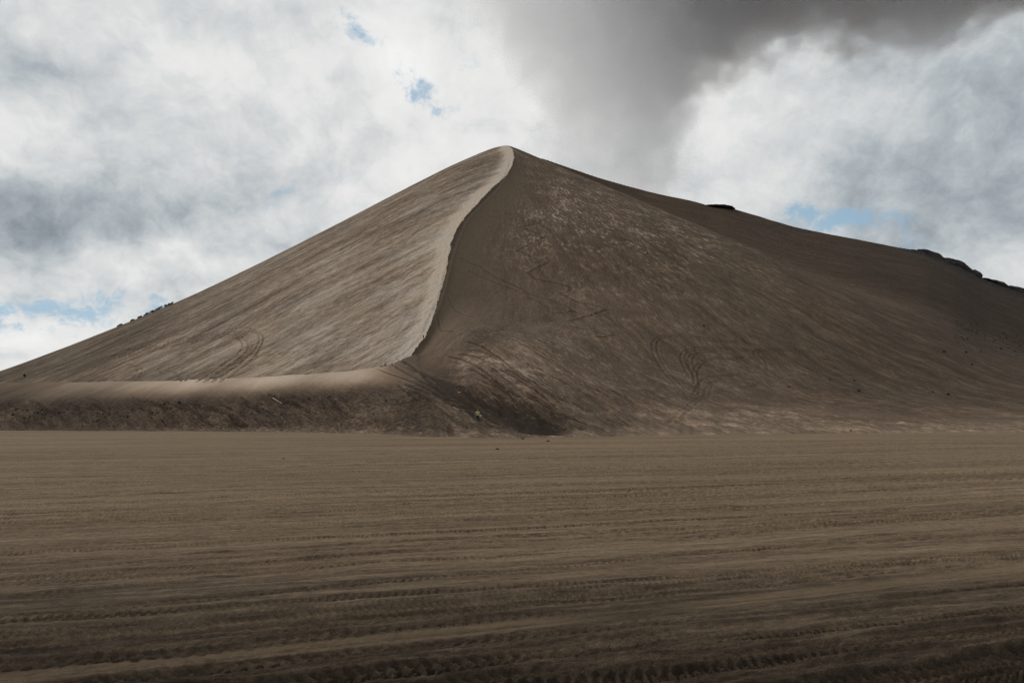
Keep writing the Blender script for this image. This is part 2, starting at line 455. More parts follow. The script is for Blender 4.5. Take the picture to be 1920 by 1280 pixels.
# lighter hummock below the slip face
lump = np.exp(-(((GP - 985) / 120.0) ** 2 + ((rowp - 690) / 55.0) ** 2)); light += 0.20 * lump * (~wleft)
# furrow at the foot of the dune spur, its shadow painted into the tone
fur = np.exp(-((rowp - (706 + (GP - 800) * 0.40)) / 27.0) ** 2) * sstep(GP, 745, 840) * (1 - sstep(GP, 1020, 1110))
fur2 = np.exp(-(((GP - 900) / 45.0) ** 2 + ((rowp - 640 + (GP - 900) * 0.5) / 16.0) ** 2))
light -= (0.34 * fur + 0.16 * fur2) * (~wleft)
crest_row = np.interp(GP, [0, 340, 560, 650, 735, 800], [718, 714, 703, 697, 690, 690])
below = rowp - crest_row
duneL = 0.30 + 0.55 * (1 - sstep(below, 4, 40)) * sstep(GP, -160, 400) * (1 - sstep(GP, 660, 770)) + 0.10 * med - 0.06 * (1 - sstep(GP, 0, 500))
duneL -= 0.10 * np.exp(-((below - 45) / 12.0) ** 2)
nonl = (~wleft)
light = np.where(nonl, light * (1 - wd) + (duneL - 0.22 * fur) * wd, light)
footband = sstep(rowp, 800, 815) * (GY < 200)
fb = (1 - sstep(GH, 0.15, 1.5 + 1.0 * fbm(GX / 7, GY / 7, 3, 171))) * sstep(GP, 60, 500); light = light * (1 - fb) + 0.50 * fb
sand = np.exp(-((rowp - 772 - (GP - 1300) * 0.01) / 17.0) ** 2) * sstep(GP, 1080, 1250) * (1 - sstep(GP, 1500, 1640)) * (0.6 + 0.8 * fbm(GX / 12, GY / 9, 3, 123))
light = light + 0.22 * np.clip(sand, 0, 1)
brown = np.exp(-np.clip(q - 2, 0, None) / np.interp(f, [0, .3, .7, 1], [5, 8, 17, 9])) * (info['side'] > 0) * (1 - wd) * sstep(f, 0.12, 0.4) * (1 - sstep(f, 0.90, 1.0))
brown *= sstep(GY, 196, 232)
mgap = info['M'] - (info['L'] - info['S'])
rock = np.zeros_like(GX)
ys_ = sinterp(GP, [900, 1000, 1300, 1560, 1920, 2600], [600, 606, 640, 680, 705, 760], 120)
rb = np.interp(GP, [1290, 1350, 1400, 1500, 1560, 1660, 1730, 1800, 1920], [0, 26, 44, 24, 2, 2, 18, 30, 30])
rock = sstep(GY, ys_ - rb - 12, ys_ - rb + 4) * (rb > 1) + 0
rock = rock * sstep(GP, 1300, 1400) * (1 - 0.55 * (1 - sstep(GP, 1640, 1740))) * (rb > 4)
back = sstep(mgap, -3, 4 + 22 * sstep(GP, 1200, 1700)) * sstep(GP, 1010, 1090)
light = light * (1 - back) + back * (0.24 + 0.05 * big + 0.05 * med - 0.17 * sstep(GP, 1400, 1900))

# ---- small relief
rough = np.zeros_like(GX) - 1.6 * fur * (1 - wleft)
toe = (1 - sstep(GH, 0.5, 9.0)) * sstep(GP, 1060, 1240) * (1 - wleft)
light = light * (1 - toe) + toe * (0.22 * np.clip(sand, 0, 1) + 0.40 + 0.15 * (1 - sstep(GH, 0.2, 3.0)) + 0.10 * fbm(GX / 25, GY / 12, 3, 163))
tr = np.exp(-q / 6.0) * (info['side'] < 0) * sstep(f, 0.15, 0.5) * (~isdune)
rough += 0.42 * tr * fbm(GX / 1.5, GY / 2.6, 3, 21)
rough += np.where(wleft, 0.16, 0.0) * fbm(across / 2.6, along / 26, 3, 31)
rough += np.where(wleft, 0.0, 0.17) * (1 - brown) * fbm(ra_across / 2.4, ra_along / 15.0, 3, 41) * (GY > 200)
nr = near * sstep(info['ap'], 0.0, 2.0)
rib = fbm(n_ac / 2.3, n_al / 9.0, 3, 151)
rough += wd * sstep(below, 26, 56) * (0.38 * rib + 0.14 * np.abs(fbm(GX / 0.9, GY / 0.9, 3, 153)))
light = light + wd * sstep(below, 26, 56) * 0.12 * rib + near * (1 - wd) * 0.10 * fbm(n_ac / 1.8, n_al / 16.0, 3, 157)
rough += nr * (0.13 * fbm(n_ac / 1.0, n_al / 4.0, 3, 51) + 0.34 * fbm(n_ac / 4.0, n_al / 22.0, 2, 55)) * sstep(rowp, 700, 740)
clod = np.exp(-(((GP - 60) / 180.0) ** 2 + ((rowp - 775) / 18.0) ** 2)) + 0.7 * np.exp(-(((GP - 330) / 160.0) ** 2 + ((rowp - 770) / 18.0) ** 2))
rough += 0.55 * clod * np.abs(fbm(n_ac / 1.4, n_al / 4.0, 3, 61)) * (GY < 215)
rough += rock * (0.4 + 1.0 * sstep(GP, 1640, 1720)) * (0.7 * fbm(GX / 11, GY / 11, 3, 71) + 0.5 * np.abs(fbm(GX / 4, GY / 4, 3, 75)))
edge = sstep(GH, 0.1, 1.2)
GH = GH + rough * edge
# terrace edges in the dune face
# ---- trodden paths and tyre ruts cut into the slope
track = np.zeros_like(GX)
def poly3(pts, n=None):
    P = [hit(*p) for p in pts]; return np.array([(p.x, p.y) for p in P])
def catmull(pts, k=8):
    pts = [pts[0]] + list(pts) + [pts[-1]]; out = []
    for i in range(1, len(pts) - 2):
        p0, p1, p2, p3 = [np.array(p, float) for p in pts[i - 1:i + 3]]
        for j in range(k):
            t = j / k
            out.append(tuple(0.5 * ((2 * p1) + (-p0 + p2) * t + (2 * p0 - 5 * p1 + 4 * p2 - p3) * t * t + (-p0 + 3 * p1 - 3 * p2 + p3) * t ** 3)))
    out.append(tuple(pts[-2])); return out
def carve(pts, width, depth, dark=1.0, smooth=False):
    global GH
    if smooth: pts = catmull(pts, 5)
    P = poly3(pts)
    m = 3 * width + 1
    xi = (GX > P[:, 0].min() - m) & (GX < P[:, 0].max() + m) & (GY > P[:, 1].min() - m) & (GY < P[:, 1].max() + m)
    ii = np.nonzero(xi)
    if len(ii[0]) == 0: return
    d, _, _, _ = seg_dist(GX[ii], GY[ii], P)
    g = np.exp(-(d / width) ** 2)
    berm = np.exp(-((d - 1.7 * width) / (0.7 * width)) ** 2)
    GH[ii] += 1.3 * -depth * g + 0.6 * depth * berm
    tv = (g - 0.4 * berm) * dark * 0.8; track[ii] = np.where(np.abs(tv) > np.abs(track[ii]), tv, track[ii])
ZIG = [(1033, 432), (998, 414), (1033, 413)], \
      [(1015, 417), (975, 426), (1024, 443), (970, 470), (1007, 486)], \
      [(1026, 493), (990, 511), (1004, 523), (1040, 530), (1071, 538), (1068, 546), (1050, 550), (1082, 566), (1140, 580), (1095, 594), (1065, 602)]
for z_ in ZIG: carve(z_, 0.80, 0.24, 0.75)
carve([(866, 485), (900, 500), (930, 520), (975, 540), (1000, 553), (1045, 567), (1080, 584), (1040, 588)], 0.7, 0.3, 0.6)
carve([(880, 508), (925, 528), (985, 549)], 0.6, 0.25, 0.5)
carve([(990, 556), (1030, 577), (1082, 586)], 0.6, 0.25, 0.7)
carve([(1060, 610), (1110, 622), (1150, 628), (1120, 632)], 0.6, 0.25, 0.6)
for a, b in (((840, 558), (905, 600)), ((822, 598), (850, 622)), ((930, 620), (1125, 735)), ((860, 664), (1040, 760)), ((925, 625), (1050, 690)),
             ((700, 690), (930, 800)), ((790, 700), (960, 795)), ((1000, 650), (1110, 700)), ((880, 690), (1010, 780)), ((870, 640), (960, 690)),
             ((960, 640), (1060, 680)), ((840, 668), (960, 740)), ((900, 700), (1090, 722)), ((760, 720), (900, 790))):
    carve([a, b], 0.38, 0.18, 1.2)
_r = random.Random(77)
for i_ in range(34):
    sx = _r.uniform(720, 1040); sy = 668 + abs(sx - 800) * 0.05 + _r.uniform(0, 75); ln_ = _r.uniform(50, 150); sl_ = _r.uniform(0.48, 0.78)
    ey = min(sy + ln_ * sl_, 806); bow = _r.uniform(-4, 9)
    carve([(sx, sy), (sx + ln_ * .5, (sy + ey) / 2 + bow), (sx + ln_, ey)], _r.uniform(0.22, 0.5), 0.14, _r.uniform(0.5, 1.1), True)
for i_ in range(30):
    sx = _r.uniform(-20, 640); sy = _r.uniform(738, 775); ln_ = _r.uniform(25, 75)
    carve([(sx, sy), (sx + ln_, min(sy + ln_ * _r.uniform(.3, .6), 802))], _r.uniform(0.25, 0.5), 0.16, _r.uniform(0.4, 0.9))
for dxp, w_ in ((0, 0.45), (14, 0.45)):
    carve([(370 + dxp, 716), (405 + dxp, 692), (440 + dxp * .9, 668), (455 + dxp * .8, 650), (448 + dxp * .8, 636), (425, 632 - dxp * .5), (380, 637 - dxp * .6),
           (300, 655 - dxp * .4), (200, 674 - dxp * .3)], w_, 0.28, 0.55, True)
    carve([(400 + dxp, 716), (430 + dxp, 696), (460 + dxp, 672), (482 + dxp * .5, 650), (486 + dxp * .5, 630), (470, 621 - dxp * .4), (430, 623 - dxp * .4), (330, 641 - dxp * .3), (240, 657 - dxp * .2)],
          w_, 0.28, 0.55, True)
for dxp in (0, 9):
    carve([(340 + dxp, 715), (325, 698 - dxp * .3), (300, 699 - dxp * .3)], 0.35, 0.18, 0.35, True)
    carve([(252 + dxp, 706), (258 + dxp, 692), (240, 684 - dxp * .3), (215, 687 - dxp * .3)], 0.35, 0.18, 0.35, True)
    carve([(1275 + dxp, 728), (1245 + dxp, 698), (1226 + dxp, 665), (1223 + dxp, 642), (1240 + dxp * .4, 630 + dxp * .4), (1275, 628 + dxp * .4), (1330, 634 + dxp * .5), (1400, 640 + dxp * .4)],
          0.40, 0.13, 0.425, True)
    carve([(1290 + dxp, 704), (1278 + dxp, 680), (1277 + dxp, 665), (1290 + dxp * .6, 655 + dxp * .4), (1330, 651 + dxp * .4), (1410, 654 + dxp * .4)], 0.40, 0.13, 0.425, True)
    carve([(1300 + dxp, 705), (1290 + dxp, 682), (1292 + dxp, 668), (1310, 658 + dxp * .4), (1345, 655 + dxp * .4)], 0.40, 0.13, 0.42, True)
    carve([(1302 + dxp, 720), (1300 + dxp, 695), (1312 + dxp, 680), (1340, 671 + dxp * .3), (1410, 670 + dxp * .3)], 0.40, 0.13, 0.42, True)
    carve([(1300 + dxp, 740), (1315, 712 + dxp * .3), (1350, 703 + dxp * .3), (1385, 701 + dxp * .3)], 0.40, 0.13, 0.35, True)
    carve([(1440, 693), (1424 + dxp, 676), (1413 + dxp, 664), (1420 + dxp * .6, 656 + dxp * .4), (1450, 653 + dxp * .4), (1520, 658 + dxp * .4)], 0.40, 0.13, 0.42, True)
    carve([(1250 + dxp * 2, 795), (1300 + dxp, 752), (1345 + dxp, 733), (1430, 718 + dxp * .4)], 0.4, 0.08, 0.22, True)
    carve([(1320 + dxp, 745), (1325 + dxp, 725), (1345, 712 + dxp * .4)], 0.4, 0.08, 0.22, True)
carve([(395, 716), (430, 690), (462, 665), (474, 648), (466, 634), (440, 628), (390, 634), (300, 652)], 2.6, 0.06, 0.32, True)
# the climbing path trodden just behind the crest
carve([(958, 300), (950, 325), (930, 352), (900, 382), (872, 412), (856, 445), (846, 475), (838, 505), (829, 540), (818, 572), (805, 600), (790, 632), (765, 658), (740, 676)], 0.8, 0.22, 0.30, True)
carve([(480, 668), (560, 658), (640, 640), (700, 622), (750, 596)], 0.5, 0.16, 0.45, True)
carve([(590, 690), (660, 662), (730, 632), (790, 600)], 0.5, 0.16, 0.35, True)
carve([(1505, 585), (1560, 608), (1590, 620)], 0.6, 0.3, 0.7)
carve([(1560, 515), (1640, 552), (1700, 578)], 0.8, 0.3, 0.6)

mott = (0.35 + 0.85 * sstep(GY, 300, 430) * (1 - sstep(GP, 1250, 1600)) + 0.35 * lump) * (1 - wleft) * (1 - wd) * (1 - back)
bank = wd * sstep(below, 26, 56)
rim = np.maximum(wd * (1 - sstep(below, 14, 44)), 0.8 * toe)
flow = np.stack([across, along, np.zeros_like(GX)], -1); flow2 = np.stack([n_ac, n_al, np.zeros_like(GX)], -1)
hill = grid_mesh('hill', GX, GY, GH,
    attrs=dict(light=light, brown=brown, rock=rock, track=track, lee=1.0 - wleft, nearf=near, mott=mott, bank=bank, rim=rim),
    vattrs=dict(flow=flow, flow_near=flow2))
tag(hill, kind='structure')

def ash_hill_material():
    m, t, p, out = material('volcanic_ash_slope')
    geo = t.node('ShaderNodeNewGeometry'); pos = geo.outputs['Position']
    light = t.attr('light'); brown = t.attr('brown'); rock = t.attr('rock'); track = t.attr('track'); lee = t.attr('lee'); nearf = t.attr('nearf')
    wob = t.noise(pos, 0.03, 3, 0.5)
    mott = t.attr('mott'); bank = t.attr('bank'); rim = t.attr('rim')
    def streaks(name, w_, k):
        fx, fy, _ = t.sep(t.attr(name, 'Vector')); fx = t.m('ADD', fx, t.m('MULTIPLY', wob, w_))
        a = t.noise(t.comb(t.m('MULTIPLY', fx, 1.5 * k), t.m('MULTIPLY', fy, 0.20 * k), 0.0), 1.0, 8, 0.68, 0.15)
        b = t.noise(t.comb(t.m('MULTIPLY', fx, 0.26), t.m('MULTIPLY', fy, 0.035), 5.0), 1.0, 6, 0.6, 0.2)
        return a, b, fx, fy
    a1, b1_, fx, fy = streaks('flow', 9.0, 1.0); a2_, b2_, nx_, ny_ = streaks('flow_near', 3.0, 1.6)
    def mixf(a, b, w): return t.m('ADD', t.m('MULTIPLY', a, t.m('SUBTRACT', 1.0, w)), t.m('MULTIPLY', b, w))
    s1 = mixf(a1, a2_, nearf); s2 = mixf(b1_, b2_, nearf)
    s3 = t.noise(t.comb(t.m('MULTIPLY', fx, 0.46), t.m('MULTIPLY', fy, 0.17), 9.0), 1.0, 9, 0.74, 0.6)
    clump = t.noise(pos, 1.1, 8, 0.72)
    fine = t.noise(pos, 2.2, 7, 0.72)
    calm = t.m('SUBTRACT', 1.0, t.m('MULTIPLY', rim, 0.8))
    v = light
    amp1 = t.m('MULTIPLY', calm, t.m('MULTIPLY_ADD', lee, -0.70, 1.45))
    amp1 = t.m('ADD', amp1, t.m('MULTIPLY', nearf, 0.55))
    v = t.m('ADD', v, t.m('MULTIPLY', t.m('SUBTRACT', s1, 0.5), amp1))
    v = t.m('ADD', v, t.m('MULTIPLY', t.m('SUBTRACT', s2, 0.5), t.m('MULTIPLY', calm, t.m('MULTIPLY_ADD', lee, -0.30, 0.80))))
    patchy = t.noise(pos, 0.06, 4, 0.6)
    fleck = t.m('MULTIPLY', t.smooth(t.m('ADD', s3, t.m('MULTIPLY', t.m('SUBTRACT', patchy, 0.5), 0.35)), 0.49, 0.64), t.m('MULTIPLY', mott, 0.42))
    v = t.m('ADD', v, t.m('MULTIPLY', fleck, t.m('SUBTRACT', 1.0, brown)))
    v = t.m('SUBTRACT', v, t.m('MULTIPLY', mott, 0.08))
    v = t.m('ADD', v, t.m('MULTIPLY', t.m('SUBTRACT', fine, 0.5), t.m('MULTIPLY', calm, 0.80)))
    v = t.m('ADD', v, t.m('MULTIPLY', t.m('SUBTRACT', clump, 0.5), t.m('MULTIPLY', bank, 0.9)))
    pit = t.smooth(t.noise(t.vm('ADD', pos, (11.0, 5.0, 2.0)), 1.5, 4, 0.6), 0.62, 0.70)
    v = t.m('SUBTRACT', v, t.m('MULTIPLY', pit, t.m('MULTIPLY', bank, 0.28)))
    # smooth slip face: little pattern
    vb = t.m('ADD', 0.30, t.m('MULTIPLY', t.m('SUBTRACT', s1, 0.5), 0.12))
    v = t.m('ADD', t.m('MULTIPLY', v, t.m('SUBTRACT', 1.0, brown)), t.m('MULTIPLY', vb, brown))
    v = t.m('SUBTRACT', v, t.m('MULTIPLY', track, 0.26))
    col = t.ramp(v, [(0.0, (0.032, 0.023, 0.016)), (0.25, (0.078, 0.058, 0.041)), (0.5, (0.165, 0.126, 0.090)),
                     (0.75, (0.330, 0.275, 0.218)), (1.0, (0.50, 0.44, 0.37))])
    tint = t.noise(pos, 0.035, 3, 0.5)
    col = t.mix(1.0, col, t.mix(lee, (1.02, 0.985, 0.955), (1.05, 0.97, 0.915)), 'MULTIPLY')
    col = t.mix(t.m('MULTIPLY', t.smooth(tint, 0.42, 0.62), 0.35), col, t.mix(1.0, col, (1.10, 0.96, 0.86), 'MULTIPLY'))
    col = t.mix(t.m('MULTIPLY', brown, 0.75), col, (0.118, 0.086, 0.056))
    rc = t.ramp(t.noise(pos, 0.22, 6, 0.7), [(0.3, (0.020, 0.018, 0.018)), (0.7, (0.075, 0.062, 0.055))])
    rmask = t.smooth(t.m('ADD', rock, t.m('MULTIPLY', t.m('SUBTRACT', fine, 0.5), 0.8)), 0.35, 0.75)
    col = t.mix(rmask, col, rc)
    t.put(p.inputs['Base Color'], col); p.inputs['Roughness'].default_value = 0.95
    p.inputs['Specular IOR Level'].default_value = 0.15
    b1 = t.node('ShaderNodeBump'); b1.inputs['Strength'].default_value = 1.0; b1.inputs['Distance'].default_value = 0.75
    quiet = t.m('MULTIPLY', calm, t.m('SUBTRACT', 1.0, t.m('MULTIPLY', brown, 0.85)))
    hgt = t.m('ADD', t.m('MULTIPLY', s1, 0.8), t.m('MULTIPLY', fine, 0.45))
    hgt = t.m('ADD', hgt, t.m('MULTIPLY', t.m('MULTIPLY', s3, mott), 0.8))
    hgt = t.m('ADD', hgt, t.m('MULTIPLY', t.m('MULTIPLY', clump, bank), 0.9))
    hgt = t.m('MULTIPLY', hgt, quiet)
    t.put(b1.inputs['Height'], hgt); t.l.new(b1.outputs[0], p.inputs['Normal'])
    return m
hill.data.materials.append(ash_hill_material())

# ------------------------------------------------------------------ the ash plain: one sheet out to the horizon
TA = math.radians(21.0)
def ground_height(X, Y):
    """relief of the driven plain, and how fresh / churned it is"""
    al = X * math.cos(TA) + Y * math.sin(TA); ac = -X * math.sin(TA) + Y * math.cos(TA)
    ac = ac + 0.55 * perlin(X / 23.0, Y / 23.0, 5) + 0.05 * perlin(al / 3.0, ac / 3.0, 6)
    # tracks run more and more crosswise with distance
    ac = ac + 0.0 * X
    H = 0.05 * fbm(X / 9, Y / 9, 3, 81) * np.clip(1.0, 0, 1)
    H = H + 0.012 * fbm(al / 0.6, ac / 0.22, 3, 83)
    r = np.random.RandomState(5)
    fresh = np.zeros_like(X); churn = np.zeros_like(X)
    offs = []
    o = 2.0
    while o < 70:
        offs.append(o); o += r.uniform(0.14, 0.40) * (1 + o / 22.0)
    near_w = np.clip(1.0 - (Y - 7) / 90.0, 0.25, 1)
    for i, o in enumerate(offs):
        wd = r.uniform(0.10, 0.17); dep = r.uniform(0.012, 0.034) * (1.6 if o < 9 else 1.0)
        bend = r.uniform(-0.035, 0.035) if r.rand() < 0.7 else r.uniform(-0.16, 0.12); ph = r.uniform(0, 6)
        c = ac - o - bend * al - 0.12 * np.sin(al / 9.0 + ph)
        m = np.abs(c) < 4 * wd
        if not m.any(): continue
        cm = c[m]; am = al[m]
        pat = r.randint(0, 3); sp = r.uniform(0.09, 0.16)
        life = sstep(perlin(am / 14.0, am * 0 + o * 3.1, 90), -0.35, 0.15)
        inside = np.exp(-(cm / wd) ** 6)
        berm = np.exp(-((np.abs(cm) - 1.35 * wd) / (0.35 * wd)) ** 2)
        if pat == 0: lug = np.sin(2 * np.pi * (am + 0.9 * np.abs(cm)) / sp)
        elif pat == 1: lug = np.sin(2 * np.pi * (am / sp) + np.where(cm > 0, 1.6, 0)) * np.sign(np.abs(cm) - 0.25 * wd)
        else: lug = np.sin(2 * np.pi * (am + 0.7 * cm) / sp)
        lugs = np.clip(lug * 1.6, -1, 1) * inside
        fadeL = 0.6 + 0.4 * perlin(am / 0.9, cm / 0.2, 93)
        H[m] += life * (-dep * inside + 0.6 * dep * berm + 1.15 * dep * lugs * fadeL)
        churn[m] = np.maximum(churn[m], life * inside * (0.3 + 0.35 * (o < 12)))
    # deep churned ruts close to the viewer
    for (o, wd, dep, bend) in ((7.35, 0.30, 0.05, 0.02), (6.35, 0.24, 0.05, 0.03), (5.6, 0.3, 0.07, 0.0), (4.8, 0.26, 0.07, 0.02), (4.1, 0.35, 0.08, 0.0), (3.2, 0.3, 0.07, 0.03), (9.6, 0.32, 0.035, 0.03)):
        c = ac - o - bend * al - 0.10 * np.sin(al / 7.0 + o)
        g = np.exp(-(c / wd) ** 4)
        sh = np.exp(-((np.abs(c) - 1.3 * wd) / (0.3 * wd)) ** 2)
        tread = np.clip(1.8 * np.sin(2 * np.pi * (al + 0.8 * c) / 0.12 + 2.2 * perlin(al / 0.5, c / 0.12, 99)), -1, 1) * sstep(perlin(al / 1.3, c / 0.25, 100), -0.3, 0.4)
        H = H + (-dep * g * 0.8 + dep * 0.9 * sh * (0.7 + 0.5 * perlin(al / 0.8, c / 0.2, 97)) + dep * 0.26 * g * tread)
        churn = np.maximum(churn, g * 0.85 + 0.5 * sh)
    # the fresh tan wheel mark
    c = -X * math.sin(math.radians(23.3)) + (Y - 9.45) * math.cos(math.radians(23.3)) + 0.06 * np.sin(X / 4.0)
    g = np.exp(-(c / 0.24) ** 6); br = sstep(perlin(X / 4.0, Y / 2.0, 103), -0.9, -0.2)
    H = H * (1 - 0.75 * g * br) - 0.03 * g * br
    mid = np.exp(-((c + 0.05) / 0.025) ** 2)
    H = H - 0.012 * mid * g * (0.6 + perlin(X / 0.3, Y / 0.3, 105))
    fresh = g * br * (1 - 0.6 * mid)
    churn = churn * (1 - g)
    cl = sstep(-Y, -11.5, -7.5)
    H = H + 0.014 * cl * fbm(al / 0.16, ac / 0.06, 3, 107, 0.6) + 0.03 * cl * fbm(al / 2.5, ac / 0.35, 3, 109)
    fade = 1 - sstep(np.hypot(X, Y), 120, 400)
    return H * fade, fresh, churn, al, ac

azd = np.concatenate([np.linspace(-180, -42, 70)[:-1], np.linspace(-42, 42, 1350), np.linspace(42, 180, 70)[1:]])
inv = np.linspace(1 / 5.5, 1 / 130.0, 620)
rr = np.concatenate([[0.02, 1, 2, 3, 4, 5], 1 / inv, np.geomspace(132, 9000, 60)])
A_, R_ = np.meshgrid(np.radians(azd), rr)
XG = R_ * np.sin(A_); YG = R_ * np.cos(A_)
HG, FR, CHN, AL, AC = ground_height(XG, YG)
HG -= 0.0
fore_falloff = sstep(-np.hypot(XG * 0.55, YG), -15.0, -6.0)       # painted light falloff: ash colour darkens towards the viewer
flowg = np.stack([AC, AL, np.zeros_like(AL)], -1)
ground = grid_mesh('ground', XG, YG, HG, attrs=dict(fresh=FR, churn=CHN, fore_shade=fore_falloff), vattrs=dict(flow=flowg))
ground.data.flip_normals() if ground.data.polygons[len(ground.data.polygons) // 2].normal.z < 0 else None
tag(ground, kind='structure')

def ash_plain_material():
    m, t, p, out = material('ash_plain')
    geo = t.node('ShaderNodeNewGeometry'); pos = geo.outputs['Position']
    fl = t.attr('flow', 'Vector'); fx, fy, _ = t.sep(fl)
    x, y, z = t.sep(pos)
    fresh = t.attr('fresh'); churn = t.attr('churn'); fore_shade = t.attr('fore_shade')
    s1 = t.noise(t.comb(t.m('MULTIPLY', fx, 2.4), t.m('MULTIPLY', fy, 0.05), 0.0), 1.0, 6, 0.6, 0.2)
    s2 = t.noise(t.comb(t.m('MULTIPLY', fx, 0.35), t.m('MULTIPLY', fy, 0.012), 3.0), 1.0, 5, 0.6, 0.2)
    s3 = t.noise(t.comb(t.m('MULTIPLY', fx, 0.09), t.m('MULTIPLY', fy, 0.02), 7.0), 1.0, 3, 0.5)
    s0 = t.noise(t.comb(t.m('MULTIPLY', fx, 8.0), t.m('MULTIPLY', fy, 0.7), 1.0), 1.0, 8, 0.7, 0.2)
    fine = t.noise(pos, 6.0, 9, 0.78)
    grain = t.noise(pos, 55.0, 4, 0.75)
    v = t.m('ADD', 0.47, t.m('MULTIPLY', t.m('SUBTRACT', s1, 0.5), 0.75))
    v = t.m('ADD', v, t.m('MULTIPLY', t.m('SUBTRACT', s2, 0.5), 0.5))
    lines = t.smooth(t.noise(t.comb(t.m('MULTIPLY', fx, 1.1), t.m('MULTIPLY', fy, 0.022), 13.0), 1.0, 4, 0.55), 0.60, 0.68)
    v = t.m('SUBTRACT', v, t.m('MULTIPLY', lines, 0.16))
    v = t.m('ADD', v, t.m('MULTIPLY', t.m('SUBTRACT', s3, 0.5), 0.30))
    v = t.m('ADD', v, t.m('MULTIPLY', t.m('SUBTRACT', fine, 0.5), t.m('MULTIPLY_ADD', t.smooth(y, 10.0, 24.0), 0.5, 0.65)))
    v = t.m('ADD', v, t.m('MULTIPLY', t.m('SUBTRACT', s0, 0.5), 1.05))
    v = t.m('ADD', v, t.m('MULTIPLY', t.m('SUBTRACT', grain, 0.5), 0.75))
    v = t.m('SUBTRACT', v, t.m('MULTIPLY', churn, 0.11))
    v = t.m('SUBTRACT', v, t.m('MULTIPLY', fore_shade, 0.36))  # foreground shade put into the base colour
    col = t.ramp(v, [(0.0, (0.040, 0.030, 0.021)), (0.25, (0.088, 0.066, 0.045)), (0.5, (0.185, 0.142, 0.096)),
                     (0.75, (0.27, 0.212, 0.150)), (1.0, (0.36, 0.29, 0.215))])
    greyer = t.m('MULTIPLY', t.smooth(y, 26.0, 10.0), 0.25)
    hsv = t.node('ShaderNodeHueSaturation'); hsv.inputs['Saturation'].default_value = 0.62
    t.put(hsv.inputs['Color'], col)
    col = t.mix(greyer, col, hsv.outputs[0])
    col = t.mix(1.0, col, (1.07, 0.97, 0.88), 'MULTIPLY')
    col = t.mix(t.m('MULTIPLY', fresh, 0.5), col, t.mix(fine, (0.185, 0.132, 0.080), (0.26, 0.19, 0.118)))
    t.put(p.inputs['Base Color'], col); p.inputs['Roughness'].default_value = 0.95
    p.inputs['Specular IOR Level'].default_value = 0.12
    b1 = t.node('ShaderNodeBump'); b1.inputs['Strength'].default_value = 1.0; b1.inputs['Distance'].default_value = 0.05
    t.put(b1.inputs['Height'], t.m('ADD', t.m('MULTIPLY', fine, 1.2), t.m('ADD', t.m('MULTIPLY', s0, 0.8), t.m('MULTIPLY', grain, 0.35))))
    t.l.new(b1.outputs[0], p.inputs['Normal'])
    return m
ground.data.materials.append(ash_plain_material())


